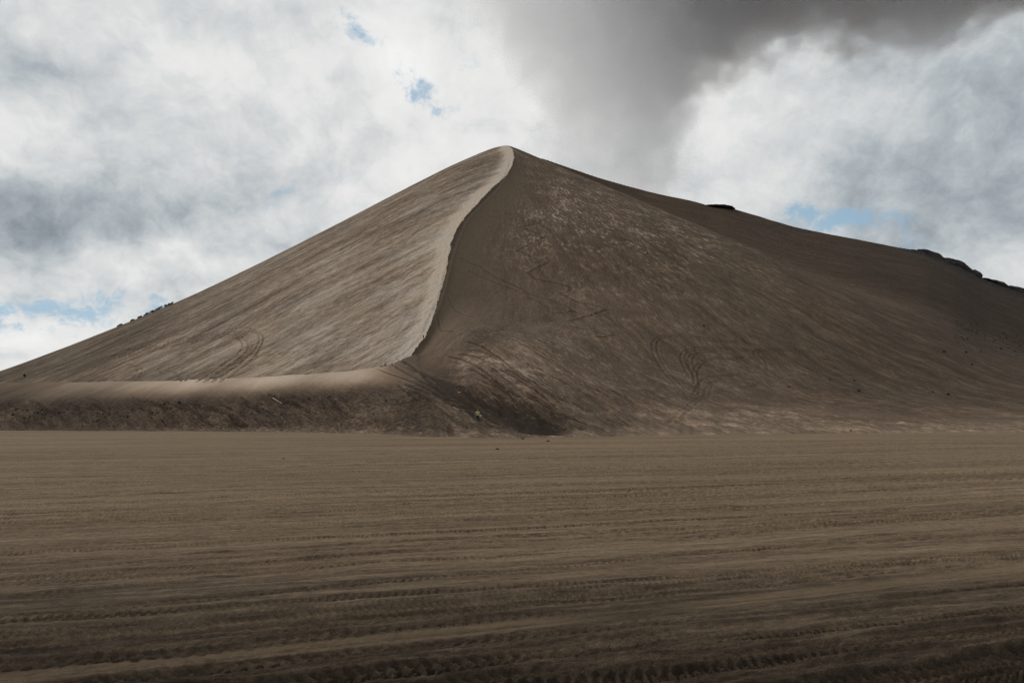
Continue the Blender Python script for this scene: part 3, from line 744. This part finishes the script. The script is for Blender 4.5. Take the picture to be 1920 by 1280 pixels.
# ------------------------------------------------------------------ smoke plume rising from the crater behind the summit
def pl(px, py, dep, rpx):
    return (Vector((U(px) * dep, dep, V(py) * dep + CH)), rpx / F * dep)
PLUME = [pl(1140, 420, 880, 175), pl(1145, 300, 880, 185), pl(1155, 190, 885, 200), pl(1165, 80, 890, 235), pl(1080, 30, 890, 215), pl(1060, -60, 890, 240),
         pl(1300, -10, 890, 230), pl(1260, -150, 890, 300), pl(1460, -60, 880, 215), pl(1610, -70, 870, 215), pl(1745, -60, 860, 205), pl(1880, -130, 850, 215), pl(1560, -220, 870, 300),
         pl(2080, -190, 840, 280), pl(1900, -330, 850, 330)]
def make_plume():
    bm = bmesh.new()
    for c, r in PLUME:
        bmesh.ops.create_icosphere(bm, subdivisions=4, radius=r * 1.02, matrix=Matrix.Translation(c))
    me = bpy.data.meshes.new('smoke_plume'); bm.to_mesh(me); bm.free()
    tmp = bpy.data.objects.new('tmp_plume', me); scene.collection.objects.link(tmp)
    md = tmp.modifiers.new('r', 'REMESH'); md.mode = 'VOXEL'; md.voxel_size = 14.0
    dg = bpy.context.evaluated_depsgraph_get(); dg.update()
    me2 = bpy.data.meshes.new_from_object(tmp.evaluated_get(dg)); me2.name = 'smoke_plume'
    bpy.data.objects.remove(tmp)
    o = bpy.data.objects.new('smoke_plume', me2); scene.collection.objects.link(o)
    tag(o, 'grey brown smoke plume billowing up from behind the summit and drifting right', 'smoke')
    m = bpy.data.materials.new('ash_smoke'); m.use_nodes = True; t = NT(m.node_tree); t.n.clear()
    out = t.node('ShaderNodeOutputMaterial'); pv = t.node('ShaderNodeVolumePrincipled')
    t.l.new(pv.outputs[0], out.inputs['Volume'])
    pos = t.node('ShaderNodeNewGeometry').outputs['Position']
    f = None
    for c, r in PLUME:
        d = t.vm('DISTANCE', pos, tuple(c), out=1)
        g = t.m('MULTIPLY_ADD', d, -1.0 / r, 1.0)
        f = g if f is None else t.m('SMOOTH_MAX', f, g, 0.10)
    n1 = t.noise(pos, 0.0095, 6, 0.62, 0.5)
    n2 = t.noise(pos, 0.040, 4, 0.62)
    f = t.m('ADD', f, t.m('MULTIPLY', t.m('SUBTRACT', n1, 0.5), 1.25))
    f = t.m('ADD', f, t.m('MULTIPLY', t.m('SUBTRACT', n2, 0.5), 0.70))
    dens = t.smooth(f, 0.17, 0.42)
    x, y, z = t.sep(pos)
    # thinner near the vent on the windward side
    thick = t.smooth(z, 230.0, 560.0)
    lee_ = t.smooth(t.m('ADD', x, t.m('MULTIPLY', z, 0.35)), 190.0, 420.0)
    dens = t.m('MULTIPLY', dens, t.m('MULTIPLY_ADD', thick, 0.009, 0.0075))
    dens = t.m('MULTIPLY', dens, t.m('MULTIPLY_ADD', lee_, 1.25, 0.62))
    t.put(pv.inputs['Density'], dens)
    pv.inputs['Color'].default_value = (0.945, 0.958, 0.985, 1)
    pv.inputs['Anisotropy'].default_value = 0.25
    o.data.materials.append(m)
    m.cycles.volume_step_rate = 1.0
make_plume()

# ------------------------------------------------------------------ simple materials for the small things
def plain(name, c1, c2=None, scale=6.0, rough=0.9, bump=0.0):
    m, t, p, out = material(name)
    tc = t.node('ShaderNodeTexCoord').outputs['Object']
    n = t.noise(tc, scale, 4, 0.6)
    c2 = c2 or tuple(min(1, c * 1.35) for c in c1)
    t.put(p.inputs['Base Color'], t.ramp(n, [(0.3, c1), (0.7, c2)])); p.inputs['Roughness'].default_value = rough
    p.inputs['Specular IOR Level'].default_value = 0.2
    if bump:
        b = t.node('ShaderNodeBump'); b.inputs['Strength'].default_value = bump; b.inputs['Distance'].default_value = 0.1
        t.put(b.inputs['Height'], n); t.l.new(b.outputs[0], p.inputs['Normal'])
    return m
MAT = dict(
    rock=plain('dark_lava', (0.018, 0.016, 0.016), (0.060, 0.052, 0.047), 3.0, 0.9, 0.8),
    lava=plain('lava_outcrop', (0.022, 0.020, 0.020), (0.080, 0.068, 0.062), 0.5, 0.9, 1.0),
    wood=plain('bleached_wood', (0.42, 0.38, 0.32), (0.60, 0.56, 0.50), 5.0),
    bark=plain('bark', (0.09, 0.07, 0.05)), skin=plain('skin', (0.36, 0.21, 0.14), (0.42, 0.26, 0.18)),
    tan=plain('pale_yellow_cloth', (0.52, 0.42, 0.22), (0.62, 0.52, 0.30)), black=plain('black_cloth', (0.012, 0.012, 0.014), (0.03, 0.03, 0.034)),
    olive=plain('olive_cloth', (0.10, 0.095, 0.035), (0.15, 0.14, 0.05)), white=plain('off_white_cloth', (0.66, 0.64, 0.58), (0.76, 0.74, 0.68)),
    plum=plain('dark_purple_cloth', (0.030, 0.014, 0.030), (0.05, 0.024, 0.05)), green=plain('green_board', (0.05, 0.16, 0.05), (0.09, 0.24, 0.08), 3.0, 0.4),
    wboard=plain('white_board', (0.80, 0.80, 0.80), (0.86, 0.86, 0.86), 3.0, 0.4), hair=plain('dark_hair', (0.02, 0.014, 0.010)),
    blond=plain('ginger_brown_hair', (0.20, 0.09, 0.03), (0.28, 0.13, 0.05)), red=plain('dark_red_bag', (0.12, 0.015, 0.015), (0.17, 0.025, 0.02)),
    shoe=plain('shoe', (0.03, 0.028, 0.026)))
def leaf_mat():
    m, t, p, out = material('bush_leaf')
    n = t.noise(t.node('ShaderNodeTexCoord').outputs['Object'], 1.3, 3, 0.6)
    t.put(p.inputs['Base Color'], t.ramp(n, [(0.3, (0.030, 0.045, 0.018)), (0.7, (0.080, 0.100, 0.038))])); p.inputs['Roughness'].default_value = 0.7
    return m
MAT['leaf'] = leaf_mat()

def mesh_obj(name, bm, mat, parent=None, smooth=True):
    me = bpy.data.meshes.new(name); bm.to_mesh(me); bm.free()
    if smooth: me.polygons.foreach_set('use_smooth', [True] * len(me.polygons))
    for m in (mat if isinstance(mat, (list, tuple)) else [mat]): me.materials.append(m)
    o = bpy.data.objects.new(name, me); scene.collection.objects.link(o)
    if parent: o.parent = parent
    return o
def empty(name, loc, rz=0):
    o = bpy.data.objects.new(name, None); scene.collection.objects.link(o)
    o.location = loc; o.rotation_euler = (0, 0, rz); o.empty_display_size = 0.3; return o
def hill_normal(p, e=1.2):
    def hz(x, y):
        px = x / y * F + 960; j = np.clip(np.searchsorted(pxs, px), 1, len(pxs) - 1)
        a = (px - pxs[j - 1]) / (pxs[j] - pxs[j - 1]); i = np.clip(np.searchsorted(yr, y), 1, len(yr) - 1)
        b = (y - yr[i - 1]) / (yr[i] - yr[i - 1])
        return (GH[i - 1, j - 1] * (1 - a) + GH[i - 1, j] * a) * (1 - b) + (GH[i, j - 1] * (1 - a) + GH[i, j] * a) * b
    return Vector((hz(p.x - e, p.y) - hz(p.x + e, p.y), hz(p.x, p.y - e) - hz(p.x, p.y + e), 2 * e)).normalized(), hz(p.x, p.y)
def place(px, py):
    if -V(py) > 0 and (hit(px, py).y > CH / max(1e-5, -V(py)) or hit(px, py).z <= 0.02): return ground_hit(px, py)
    return hit(px, py)

# ------------------------------------------------------------------ loose stones and clods
def rock_mesh(name, w, h, seed, dp=None, mat=None, sub=3):
    r = random.Random(seed); bm = bmesh.new()
    bmesh.ops.create_icosphere(bm, subdivisions=sub, radius=1.0)
    sx, sy, sz = w / 2, (dp or w * 0.8) / 2, h * 0.72
    pl_ = [(Vector((r.gauss(0, 1), r.gauss(0, 1), r.gauss(0, 0.8))).normalized(), r.uniform(0.55, 0.9)) for _ in range(9)]
    for v in bm.verts:
        d = v.co.normalized(); rad = 1.0
        for n, c in pl_:
            k = d.dot(n)
            if k > c: rad = min(rad, c / k)
        nz = float(perlin(d.x * 2.2 + seed * 3.3, d.y * 2.2 + d.z * 1.7, 3)) * 0.16 + float(perlin(d.x * 6 + seed, d.y * 6 + d.z * 5, 5)) * 0.08
        rad *= 1 + nz
        v.co = Vector((d.x * rad * sx, d.y * rad * sy, (d.z * rad) * sz + h * 0.28))
    return mesh_obj(name, bm, mat or MAT['rock'], smooth=False)
ROCKS = [  # px, py, width px, height px, label
 (1610, 734, 8, 5, 'largest black stone on the dark ash slope at right'),
 (1778, 740, 9, 4, 'flat dark stone on the shaded ash slope near the right edge'),
 (1749, 736, 4, 3, 'small dark stone just left of the flat stone near the right edge'),
 (1602, 714, 5, 3, 'small dark stone directly above the largest black stone'),
 (1557, 712, 3, 3, 'tiny dark stone up and left of the largest black stone'),
 (1479, 726, 4, 3, 'small dark stone below the right tyre loop'),
 (1595, 808, 4, 3, 'tiny brown stone at the foot of the slope below the black stone'),
 (1028, 828, 7, 4, 'lone black stone on the plain at the foot of the cone'),
 (980, 823, 9, 3, 'low brown clod on the plain left of the lone black stone'),
 (1770, 660, 7, 4, 'leftmost dark stone of the row high on the right slope'),
 (1811, 661, 6, 4, 'middle dark stone of the row high on the right slope'),
 (1838, 660, 5, 3, 'rightmost dark stone of the row high on the right slope'),
 (1876, 655, 5, 3, 'dark stone near the right edge above the row of stones'),
 (1903, 659, 4, 3, 'small dark stone at the right edge under the clod field'),
 (1319, 611, 5, 3, 'small black stone on the slope above the tyre loops'),
 (1214, 476, 5, 3, 'tiny dark stone high in the middle of the shaded face'),
 (1822, 684, 5, 3, 'small dark stone below the row of stones on the right slope'),
 (46, 706, 5, 5, 'small dark clod on the lower left flank above the dune crest'),
 (531, 860, 6, 3, 'small dark clod on the left of the ash plain'),
 (932, 842, 8, 4, 'low brown scuffed clod in the middle of the ash plain'),
]
for k, (px, py, w, h, lab) in enumerate(ROCKS):
    p = place(px, py); mpp = p.y / F
    o = rock_mesh('stone', w * mpp, h * mpp * 1.1, 11 + k); o.location = p - Vector((0, 0, 0.04)); o.rotation_euler = (0, 0, k * 1.3)
    tag(o, lab, 'stone')
# clods on the shaded bank and in the field at the right edge
def scatter(n, box, wr, label, group, seed, cat='clod'):
    r = random.Random(seed); protos = [rock_mesh('ash_clod', 1.0, 0.6, 900 + seed + i, sub=2) for i in range(3)]
    used = [False] * 3
    for i in range(n):
        for _ in range(20):
            px = r.uniform(box[0], box[2]); t_ = (px - box[0]) / (box[2] - box[0]); py = r.triangular(box[1], box[3]) + box[4] * t_
            p = hit(px, py)
            if p.z > 0.2: break
        k = i % 3
        o = protos[k] if not used[k] else protos[k].copy()
        if used[k]: scene.collection.objects.link(o)
        used[k] = True
        s_ = r.uniform(*wr) * p.y / F; o.scale = (s_, s_ * r.uniform(0.7, 1.1), s_ * r.uniform(0.7, 1.1)); o.location = p - Vector((0, 0, 0.04 * s_))
        o.rotation_euler = (0, 0, r.uniform(0, 6.28))
        tag(o, label, cat, group)
scatter(46, (10, 752, 350, 794, 0), (3.0, 7.0), 'dark ash clod strewn on the shaded dune face at left', 'dark clods on the shaded dune face', 1)
scatter(26, (360, 735, 760, 785, 0), (2.5, 4.5), 'small dark clod on the dune face left of the hikers', 'small clods on the dune face by the hikers', 2)
scatter(60, (1790, 592, 1925, 650, 25), (2.2, 5.0), 'small dark stone in the scatter near the right edge', 'scattered stones on the slope at the right edge', 3, 'stone')
scatter(22, (712, 684, 762, 692, -8), (2.0, 3.5), 'pale lump of crust on the broken crest of the dune', 'crust lumps on the broken crest', 4, 'lump')

# ------------------------------------------------------------------ lava outcrops on the right skyline
for k, (px, wpx, hpx, dx_, lab) in enumerate([
    (1742, 100, 17, 0, 'long low black lava outcrop on the right skyline'),
    (1790, 64, 16, 0, 'sloping black lava slab on the skyline between the long outcrop and the knob'),
    (1824, 30, 15, 0, 'black rounded lava knob standing out on the right skyline'),
    (1862, 60, 12, 0, 'broken lava ledge on the skyline just below the knob'),
    (1915, 70, 15, 0, 'dark lava ledge on the skyline at the right edge of the view'),
    (1352, 60, 5, 0, 'small dark lava hump where the right skyline first bends')]):
    ys0 = float(np.interp(px, [900, 1000, 1300, 1560, 1920, 2600], [600, 606, 640, 680, 705, 760])) - 2
    mpp = ys0 / F
    v0, v1 = [float(np.interp(px + o_, SKY_R[:, 0], V(SKY_R[:, 1]))) for o_ in (-12, 12)]
    zc = float(np.interp(px, SKY_R[:, 0], V(SKY_R[:, 1]))) * ys0 + CH
    o = rock_mesh('lava_outcrop', wpx * mpp, hpx * mpp, 300 + k, dp=14, mat=MAT['lava'], sub=4)
    o.location = (U(px) * ys0, ys0, zc - hpx * mpp * 0.62); o.rotation_euler = (0, -math.atan2((v1 - v0) * F, 24.0), 0)
    tag(o, lab, 'rock')

# ------------------------------------------------------------------ pale sticks on the dune face
def stick(a, b, rad, label):
    p, q_ = hit(*a), hit(*b)
    n1, _ = hill_normal(p); p = p + n1 * 0.12; q_ = q_ + n1 * 0.12
    bm = bmesh.new(); d = q_ - p; L = d.length; N = 9; r = random.Random(3)
    ring = []
    side_ = d.cross(Vector((0, 0, 1))).normalized(); up_ = side_.cross(d).normalized()
    for i in range(N):
        t_ = i / (N - 1); c = d * t_ + side_ * 0.05 * math.sin(t_ * 5) + up_ * 0.03 * math.sin(t_ * 3.1)
        rr_ = rad * (1 - 0.5 * t_)
        ring.append([bm.verts.new(c + side_ * rr_ * math.cos(a_) + up_ * rr_ * math.sin(a_)) for a_ in [k * math.pi / 4 for k in range(8)]])
    for i in range(N - 1):
        for k in range(8): bm.faces.new((ring[i][k], ring[i][(k + 1) % 8], ring[i + 1][(k + 1) % 8], ring[i + 1][k]))
    bm.faces.new(ring[0][::-1]); bm.faces.new(ring[-1])
    o = mesh_obj('stick', bm, MAT['wood']); o.location = p
    tag(o, label, 'stick')
stick((512, 747), (528, 757), 0.09, 'pale bleached stick lying on the dark dune face left of the hikers')
stick((850, 764), (861, 771), 0.035, 'short pale stick lying on the ash between the two hikers')

# ------------------------------------------------------------------ bushes peeping over the left skyline
def bush(px, hpx, wpx, label, seed):
    u = U(px); ysx = np.linspace(300, 560, 600); e = (cone(u * ysx, ysx) - CH) / ysx
    i = int(np.argmax(e)); y0 = ysx[i] + 0.8; x0 = u * y0; z0 = float(cone(np.array(x0), np.array(y0)))
    mpp = y0 / F; zt = (e[i]) * y0 + CH + hpx * mpp; H_ = zt - z0; W_ = wpx * mpp
    root = empty('bush', (x0, y0, z0 - 0.1)); tag(root, label, 'bush')
    r = random.Random(seed); bm = bmesh.new()
    for k in range(5):
        a = r.uniform(0, 6.28); tip = Vector((math.cos(a) * W_ * 0.3, math.sin(a) * W_ * 0.3, H_ * 0.7)); base = Vector((r.uniform(-.1, .1), r.uniform(-.1, .1), 0))
        pr = None
        for i in range(5):
            t_ = i / 4; c = base.lerp(tip, t_) + Vector((0, 0, 0.2 * math.sin(t_ * 3))); rad = 0.09 * (1 - 0.75 * t_)
            rg = [bm.verts.new(c + Vector((rad * math.cos(b), rad * math.sin(b), 0))) for b in (0, 1.57, 3.14, 4.71)]
            if pr:
                for q_ in range(4): bm.faces.new((pr[q_], pr[(q_ + 1) % 4], rg[(q_ + 1) % 4], rg[q_]))
            pr = rg
    mesh_obj('trunk', bm, MAT['bark'], root)
    bm = bmesh.new(); cl = [(Vector((r.uniform(-.5, .5) * W_ * .75, r.uniform(-.4, .4) * W_ * .7, H_ * r.uniform(.05, .72))), r.uniform(.14, .26) * W_) for _ in range(12)]
    for k in range(900):
        c, rad = r.choice(cl); d = Vector((r.gauss(0, 1), r.gauss(0, 1), r.gauss(0, .8))).normalized() * rad * r.uniform(.5, 1.0)
        p = c + d; p.z = min(p.z, H_) + p.x * 0.45; s_ = r.uniform(.10, .22)
        n = Vector((r.gauss(0, 1), r.gauss(0, 1), r.gauss(.6, 1))).normalized(); a = n.orthogonal().normalized() * s_; b = n.cross(a) * 0.6
        bm.faces.new([bm.verts.new(p + a), bm.verts.new(p + b), bm.verts.new(p - a), bm.verts.new(p - b)])
    mesh_obj('crown', bm, MAT['leaf'], root, smooth=False)
for args in [(322, 3.5, 10, 'uppermost green bush peeping over the left skyline', 1), (313, 5.0, 12, 'dark green bush just below the uppermost one on the left skyline', 2),
             (298, 5.5, 13, 'bushy green shrub in the middle of the left skyline clump', 3), (288, 5.0, 12, 'wide dark shrub next down from the middle of the left skyline clump', 4),
             (275, 3.5, 12, 'low dark shrub below the skyline clump at left', 5), (262, 2.5, 10, 'lowest-growing shrub of the chain trailing down the left skyline', 6),
             (248, 2.8, 9, 'small separate bush further down the left skyline', 7), (224, 2.6, 10, 'last tiny bush down the left skyline', 8)]:
    bush(*args)

# ------------------------------------------------------------------ people
def skin_mesh(nodes, edges, root, sub=2):
    names = list(nodes); me = bpy.data.meshes.new('s')
    me.from_pydata([nodes[n][0] for n in names], [(names.index(a), names.index(b)) for a, b in edges], [])
    o = bpy.data.objects.new('tmp_s', me); scene.collection.objects.link(o)
    o.modifiers.new('k', 'SKIN'); md = o.modifiers.new('s', 'SUBSURF'); md.levels = sub; md.render_levels = sub
    for i, n in enumerate(names):
        r = nodes[n][1]; sv = me.skin_vertices[0].data[i]
        sv.radius = r if isinstance(r, tuple) else (r, r); sv.use_root = (n == root)
    dg = bpy.context.evaluated_depsgraph_get(); dg.update()
    out = bpy.data.meshes.new_from_object(o.evaluated_get(dg)); bpy.data.objects.remove(o); return out
def person(loc, facing, J, look, label, sc=1.0):
    """J: joint positions in metres, x to the figure's left, -y forward, z up"""
    root = empty('person', loc, facing); root.scale = (sc,) * 3; tag(root, label, 'person')
    N = {}; E = []
    def add(n, r, p=None):
        N[n] = (J[n], r)
        if p: E.append((p, n))
    add('pelvis', (0.15, 0.105)); add('waist', (0.125, 0.09), 'pelvis'); add('chest', (0.165, 0.11), 'waist'); add('collar', (0.085, 0.07), 'chest')
    add('neck', 0.052, 'collar'); add('skull', 0.05, 'neck')
    for s_ in 'LR':
        add('sho' + s_, 0.058, 'collar'); add('elb' + s_, 0.040, 'sho' + s_); add('wri' + s_, 0.026, 'elb' + s_)
        w = Vector(J['wri' + s_]); e = Vector(J['elb' + s_]); d = (w - e).normalized()
        J['palm' + s_] = tuple(w + d * 0.05); add('palm' + s_, (0.036, 0.026), 'wri' + s_); J['heel' + s_] = tuple(w + d * 0.105); add('heel' + s_, (0.034, 0.022), 'palm' + s_)
        add('hip' + s_, 0.085, 'pelvis'); add('kne' + s_, 0.055, 'hip' + s_); add('ank' + s_, 0.038, 'kne' + s_)
        J['toe' + s_] = tuple(Vector(J['ank' + s_]) + Vector((0.0, -0.19, -0.045))); add('toe' + s_, 0.032, 'ank' + s_)
    body = skin_mesh(N, E, 'pelvis')
    bm = bmesh.new(); bm.from_mesh(body)
    # fingers: short tapered chains rooted in each palm
    for s_ in 'LR':
        w = Vector(J['wri' + s_]); d = (Vector(J['palm' + s_]) - w).normalized(); side_ = d.cross(Vector((0, 1, 0.1))).normalized(); curl = side_.cross(d).normalized()
        for k, (off, ln) in enumerate(((-0.030, 0.070), (-0.010, 0.082), (0.010, 0.077), (0.029, 0.060), (0.040, 0.055))):
            th_ = k == 4
            b = w + d * (0.04 if th_ else 0.075) + side_ * off
            dirs = (d + side_ * 0.9).normalized() if th_ else d
            nn = {'a': (tuple(b), 0.011), 'b': (tuple(b + dirs * ln * .5), 0.009), 'c': (tuple(b + dirs * ln * .9 + curl * 0.022), 0.007)}
            fm = skin_mesh(nn, [('a', 'b'), ('b', 'c')], 'a', 1); bm.from_mesh(fm)
    # head with brow, nose, chin and ears
    hb = bmesh.new(); bmesh.ops.create_uvsphere(hb, u_segments=24, v_segments=16, radius=1.0)
    for v in hb.verts:
        x, y, z = v.co
        f_ = max(0.0, -y)
        jaw = 1 - 0.16 * max(0, -z)
        nx, ny, nz = x * 0.076 * jaw, y * 0.096 * (1 - 0.10 * max(0, -z)), z * 0.118
        ny -= 0.026 * f_ * math.exp(-((x / 0.16) ** 2 + ((z + 0.12) / 0.20) ** 2))          # nose
        ny += 0.010 * math.exp(-(((abs(x) - 0.36) / 0.16) ** 2 + ((z - 0.06) / 0.12) ** 2)) * (y < 0)   # eye sockets
        ny -= 0.008 * math.exp(-((x / 0.3) ** 2 + ((z + 0.52) / 0.10) ** 2)) * (y < 0)            # lips
        nx += math.copysign(0.014, x) * math.exp(-(((abs(x) - 1) / 0.12) ** 2 + (y / 0.16) ** 2 + (z / 0.22) ** 2))
        v.co = (nx, ny, nz)
    hc = Vector(J['skull']) + Vector((0, -0.015, 0.045))
    rot = Matrix.Rotation(J.get('tilt', 0.0), 4, 'X'); bmesh.ops.transform(hb, matrix=Matrix.Translation(hc) @ rot, verts=hb.verts)
    tmp = bpy.data.meshes.new('h'); hb.to_mesh(tmp); hb.free(); bm.from_mesh(tmp)
    mesh_obj('body', bm, MAT['skin'], root)
    # eyes
    for sx in (-1, 1):
        eb = bmesh.new(); bmesh.ops.create_uvsphere(eb, u_segments=8, v_segments=6, radius=0.011, matrix=Matrix.Translation(hc) @ rot @ Matrix.Translation((sx * 0.028, -0.082, 0.008)))
        mesh_obj('eye', eb, MAT['black'], root)
    # hair: a cap over the back and top of the head
    hb = bmesh.new(); bmesh.ops.create_uvsphere(hb, u_segments=24, v_segments=16, radius=1.0)
    bmesh.ops.delete(hb, geom=[v for v in hb.verts if v.co.z < 0.15 and v.co.y < 0.1 or v.co.z < -0.45], context='VERTS')
    for v in hb.verts: v.co = Vector((v.co.x * 0.086, v.co.y * 0.106, v.co.z * 0.128)) * (1 + 0.04 * math.sin(v.co.x * 30))
    bmesh.ops.solidify(hb, geom=hb.faces[:], thickness=0.012)
    bmesh.ops.transform(hb, matrix=Matrix.Translation(hc + Vector((0, 0.004, 0.004))) @ rot, verts=hb.verts); mesh_obj('hair', hb, MAT[look['hair']], root)
    def lerp(a, b, t_): return tuple(Vector(J[a]).lerp(Vector(J[b]), t_))
    SN = {'w': (J['pelvis'], (0.165, 0.12)), 'm': (J['waist'], (0.15, 0.11)), 'c': (J['chest'], (0.18, 0.125)), 'k': (lerp('collar', 'neck', 0.25), (0.085, 0.075))}
    SE = [('w', 'm'), ('m', 'c'), ('c', 'k')]
    for s_ in 'LR':
        SN['s' + s_] = (J['sho' + s_], 0.075); SN['e' + s_] = (lerp('sho' + s_, 'elb' + s_, look.get('sleeve', 0.75)), 0.062); SE += [('k', 's' + s_), ('s' + s_, 'e' + s_)]
    b2 = bmesh.new(); b2.from_mesh(skin_mesh(SN, SE, 'm')); mesh_obj('shirt', b2, MAT[look['shirt']], root)
    TN = {'p': (lerp('pelvis', 'waist', 0.35), (0.155, 0.115))}; TE = []
    for s_ in 'LR':
        TN['h' + s_] = (tuple(Vector(J['hip' + s_]) + Vector((0, 0, -0.05))), 0.10); TE.append(('p', 'h' + s_)); a = look.get('leg', 0.7)
        if a <= 1: TN['k' + s_] = (lerp('hip' + s_, 'kne' + s_, a), 0.085); TE.append(('h' + s_, 'k' + s_))
        else:
            TN['k' + s_] = (J['kne' + s_], 0.07); TN['a' + s_] = (lerp('kne' + s_, 'ank' + s_, 0.9), 0.055); TE += [('h' + s_, 'k' + s_), ('k' + s_, 'a' + s_)]
    b3 = bmesh.new(); b3.from_mesh(skin_mesh(TN, TE, 'p')); mesh_obj('shorts' if look.get('leg', .7) <= 1 else 'trousers', b3, MAT[look['legs']], root)
    for s_ in 'LR':
        nn = {'h': (tuple(Vector(J['ank' + s_]) + Vector((0, 0.05, -0.045))), 0.045), 'a': (tuple(Vector(J['ank' + s_]) + Vector((0, -0.03, -0.035))), 0.05), 't': (tuple(Vector(J['toe' + s_]) + Vector((0, -0.01, 0.0))), 0.038)}
        b4 = bmesh.new(); b4.from_mesh(skin_mesh(nn, [('h', 'a'), ('a', 't')], 'a')); mesh_obj('shoe', b4, MAT['shoe'], root)
    return root
base = dict(pelvis=(0, 0, .94), waist=(0, 0, 1.10), chest=(0, -.01, 1.28), collar=(0, 0, 1.43), neck=(0, -.01, 1.50), skull=(0, -.02, 1.58),
            shoL=(.19, 0, 1.41), shoR=(-.19, 0, 1.41), hipL=(.10, 0, .90), hipR=(-.10, 0, .90))
def feet_fix(p):   # sole rests on the slope
    return p
# hiker standing low on the dune face, board under the arm
P1 = hit(896, 793); J1 = dict(base); J1.update(elbL=(.27, .06, 1.14), wriL=(.24, -.12, .98), elbR=(-.27, .05, 1.14), wriR=(-.25, -.12, .98),
      kneL=(.12, -.06, .50), ankL=(.13, .02, .09), kneR=(-.11, -.10, .52), ankR=(-.12, -.04, .09), tilt=0.15)
h1 = person(P1, 0.15, J1, dict(hair='blond', shirt='tan', legs='black', leg=1.2), 'person in pale yellow shirt and black trousers carrying a green and white board', 1.18)
# the board, held level across the hips
bd = empty('sandboard', P1 + Vector((0.08, -0.27, 1.08)), 0.15); bd.rotation_euler = (math.radians(38), 0, 0.15); tag(bd, 'green sandboard with a white nose held level by the lower hiker', 'board')
def board_part(name, x0, x1, mat, round_end):
    bm = bmesh.new(); pts = []
    n = 10
    pts = [(x0, -.15), (x1, -.15)] if round_end == 0 else []
    top = []
    if round_end > 0: prof = [(x0, -.15)] + [(x1 - .15 + .15 * math.sin(a), -.15 * math.cos(a)) for a in [math.pi * i / n for i in range(n + 1)]] + [(x0, .15)]
    else: prof = [(x1, -.15), (x1, .15)] + [(x0 + .15 - .15 * math.sin(a), .15 * math.cos(a)) for a in [math.pi * i / n for i in range(n + 1)]]
    lo = [bm.verts.new((x, -.012, z)) for x, z in prof]; hi = [bm.verts.new((x, .012, z)) for x, z in prof]
    bm.faces.new(lo); bm.faces.new(hi[::-1])
    for i in range(len(prof)): k = (i + 1) % len(prof); bm.faces.new((lo[k], lo[i], hi[i], hi[k]))
    bmesh.ops.recalc_face_normals(bm, faces=bm.faces)
    mesh_obj(name, bm, mat, bd, smooth=False)
board_part('deck', -.50, .12, MAT['green'], -1); board_part('nose', .123, .58, MAT['wboard'], 1)
# hiker stepping down above, knees bent
P2 = hit(861, 742) + Vector((0, 0, 0.10)); J2 = dict(base); J2.update(pelvis=(0, .18, .66), waist=(0, .14, .82), chest=(0, .04, .98), collar=(0, -.02, 1.13), neck=(0, -.05, 1.20), skull=(0, -.08, 1.27),
      shoL=(.19, -.01, 1.11), shoR=(-.19, -.01, 1.11), hipL=(.10, .16, .62), hipR=(-.10, .16, .62), elbL=(.36, .02, .88), wriL=(.44, -.16, .78), elbR=(-.36, .02, .88), wriR=(-.42, -.18, .80),
      kneL=(.13, -.20, .46), ankL=(.14, -.04, .09), kneR=(-.12, -.24, .48), ankR=(-.13, -.12, .09), tilt=0.3)
person(P2, 0.1, J2, dict(hair='hair', shirt='olive', legs='white', leg=0.85), 'person in olive shirt and white shorts crouching on the slope above the board carrier', 1.05)
# climber on the crest path, seen from behind
P3 = hit(794, 638) + Vector((0, 0, 0.15)); J3 = dict(base); J3.update(elbL=(.27, -.04, 1.14), wriL=(.25, -.20, .98), elbR=(-.27, .10, 1.15), wriR=(-.26, .04, .92),
      kneL=(.11, -.24, .56), ankL=(.12, -.20, .14), kneR=(-.10, .0, .48), ankR=(-.11, .16, .09), tilt=-0.05)
person(P3, math.pi - 0.5, J3, dict(hair='hair', shirt='plum', legs='black', leg=1.2), 'person in dark purple top climbing the bright crest of the ridge', 1.0)
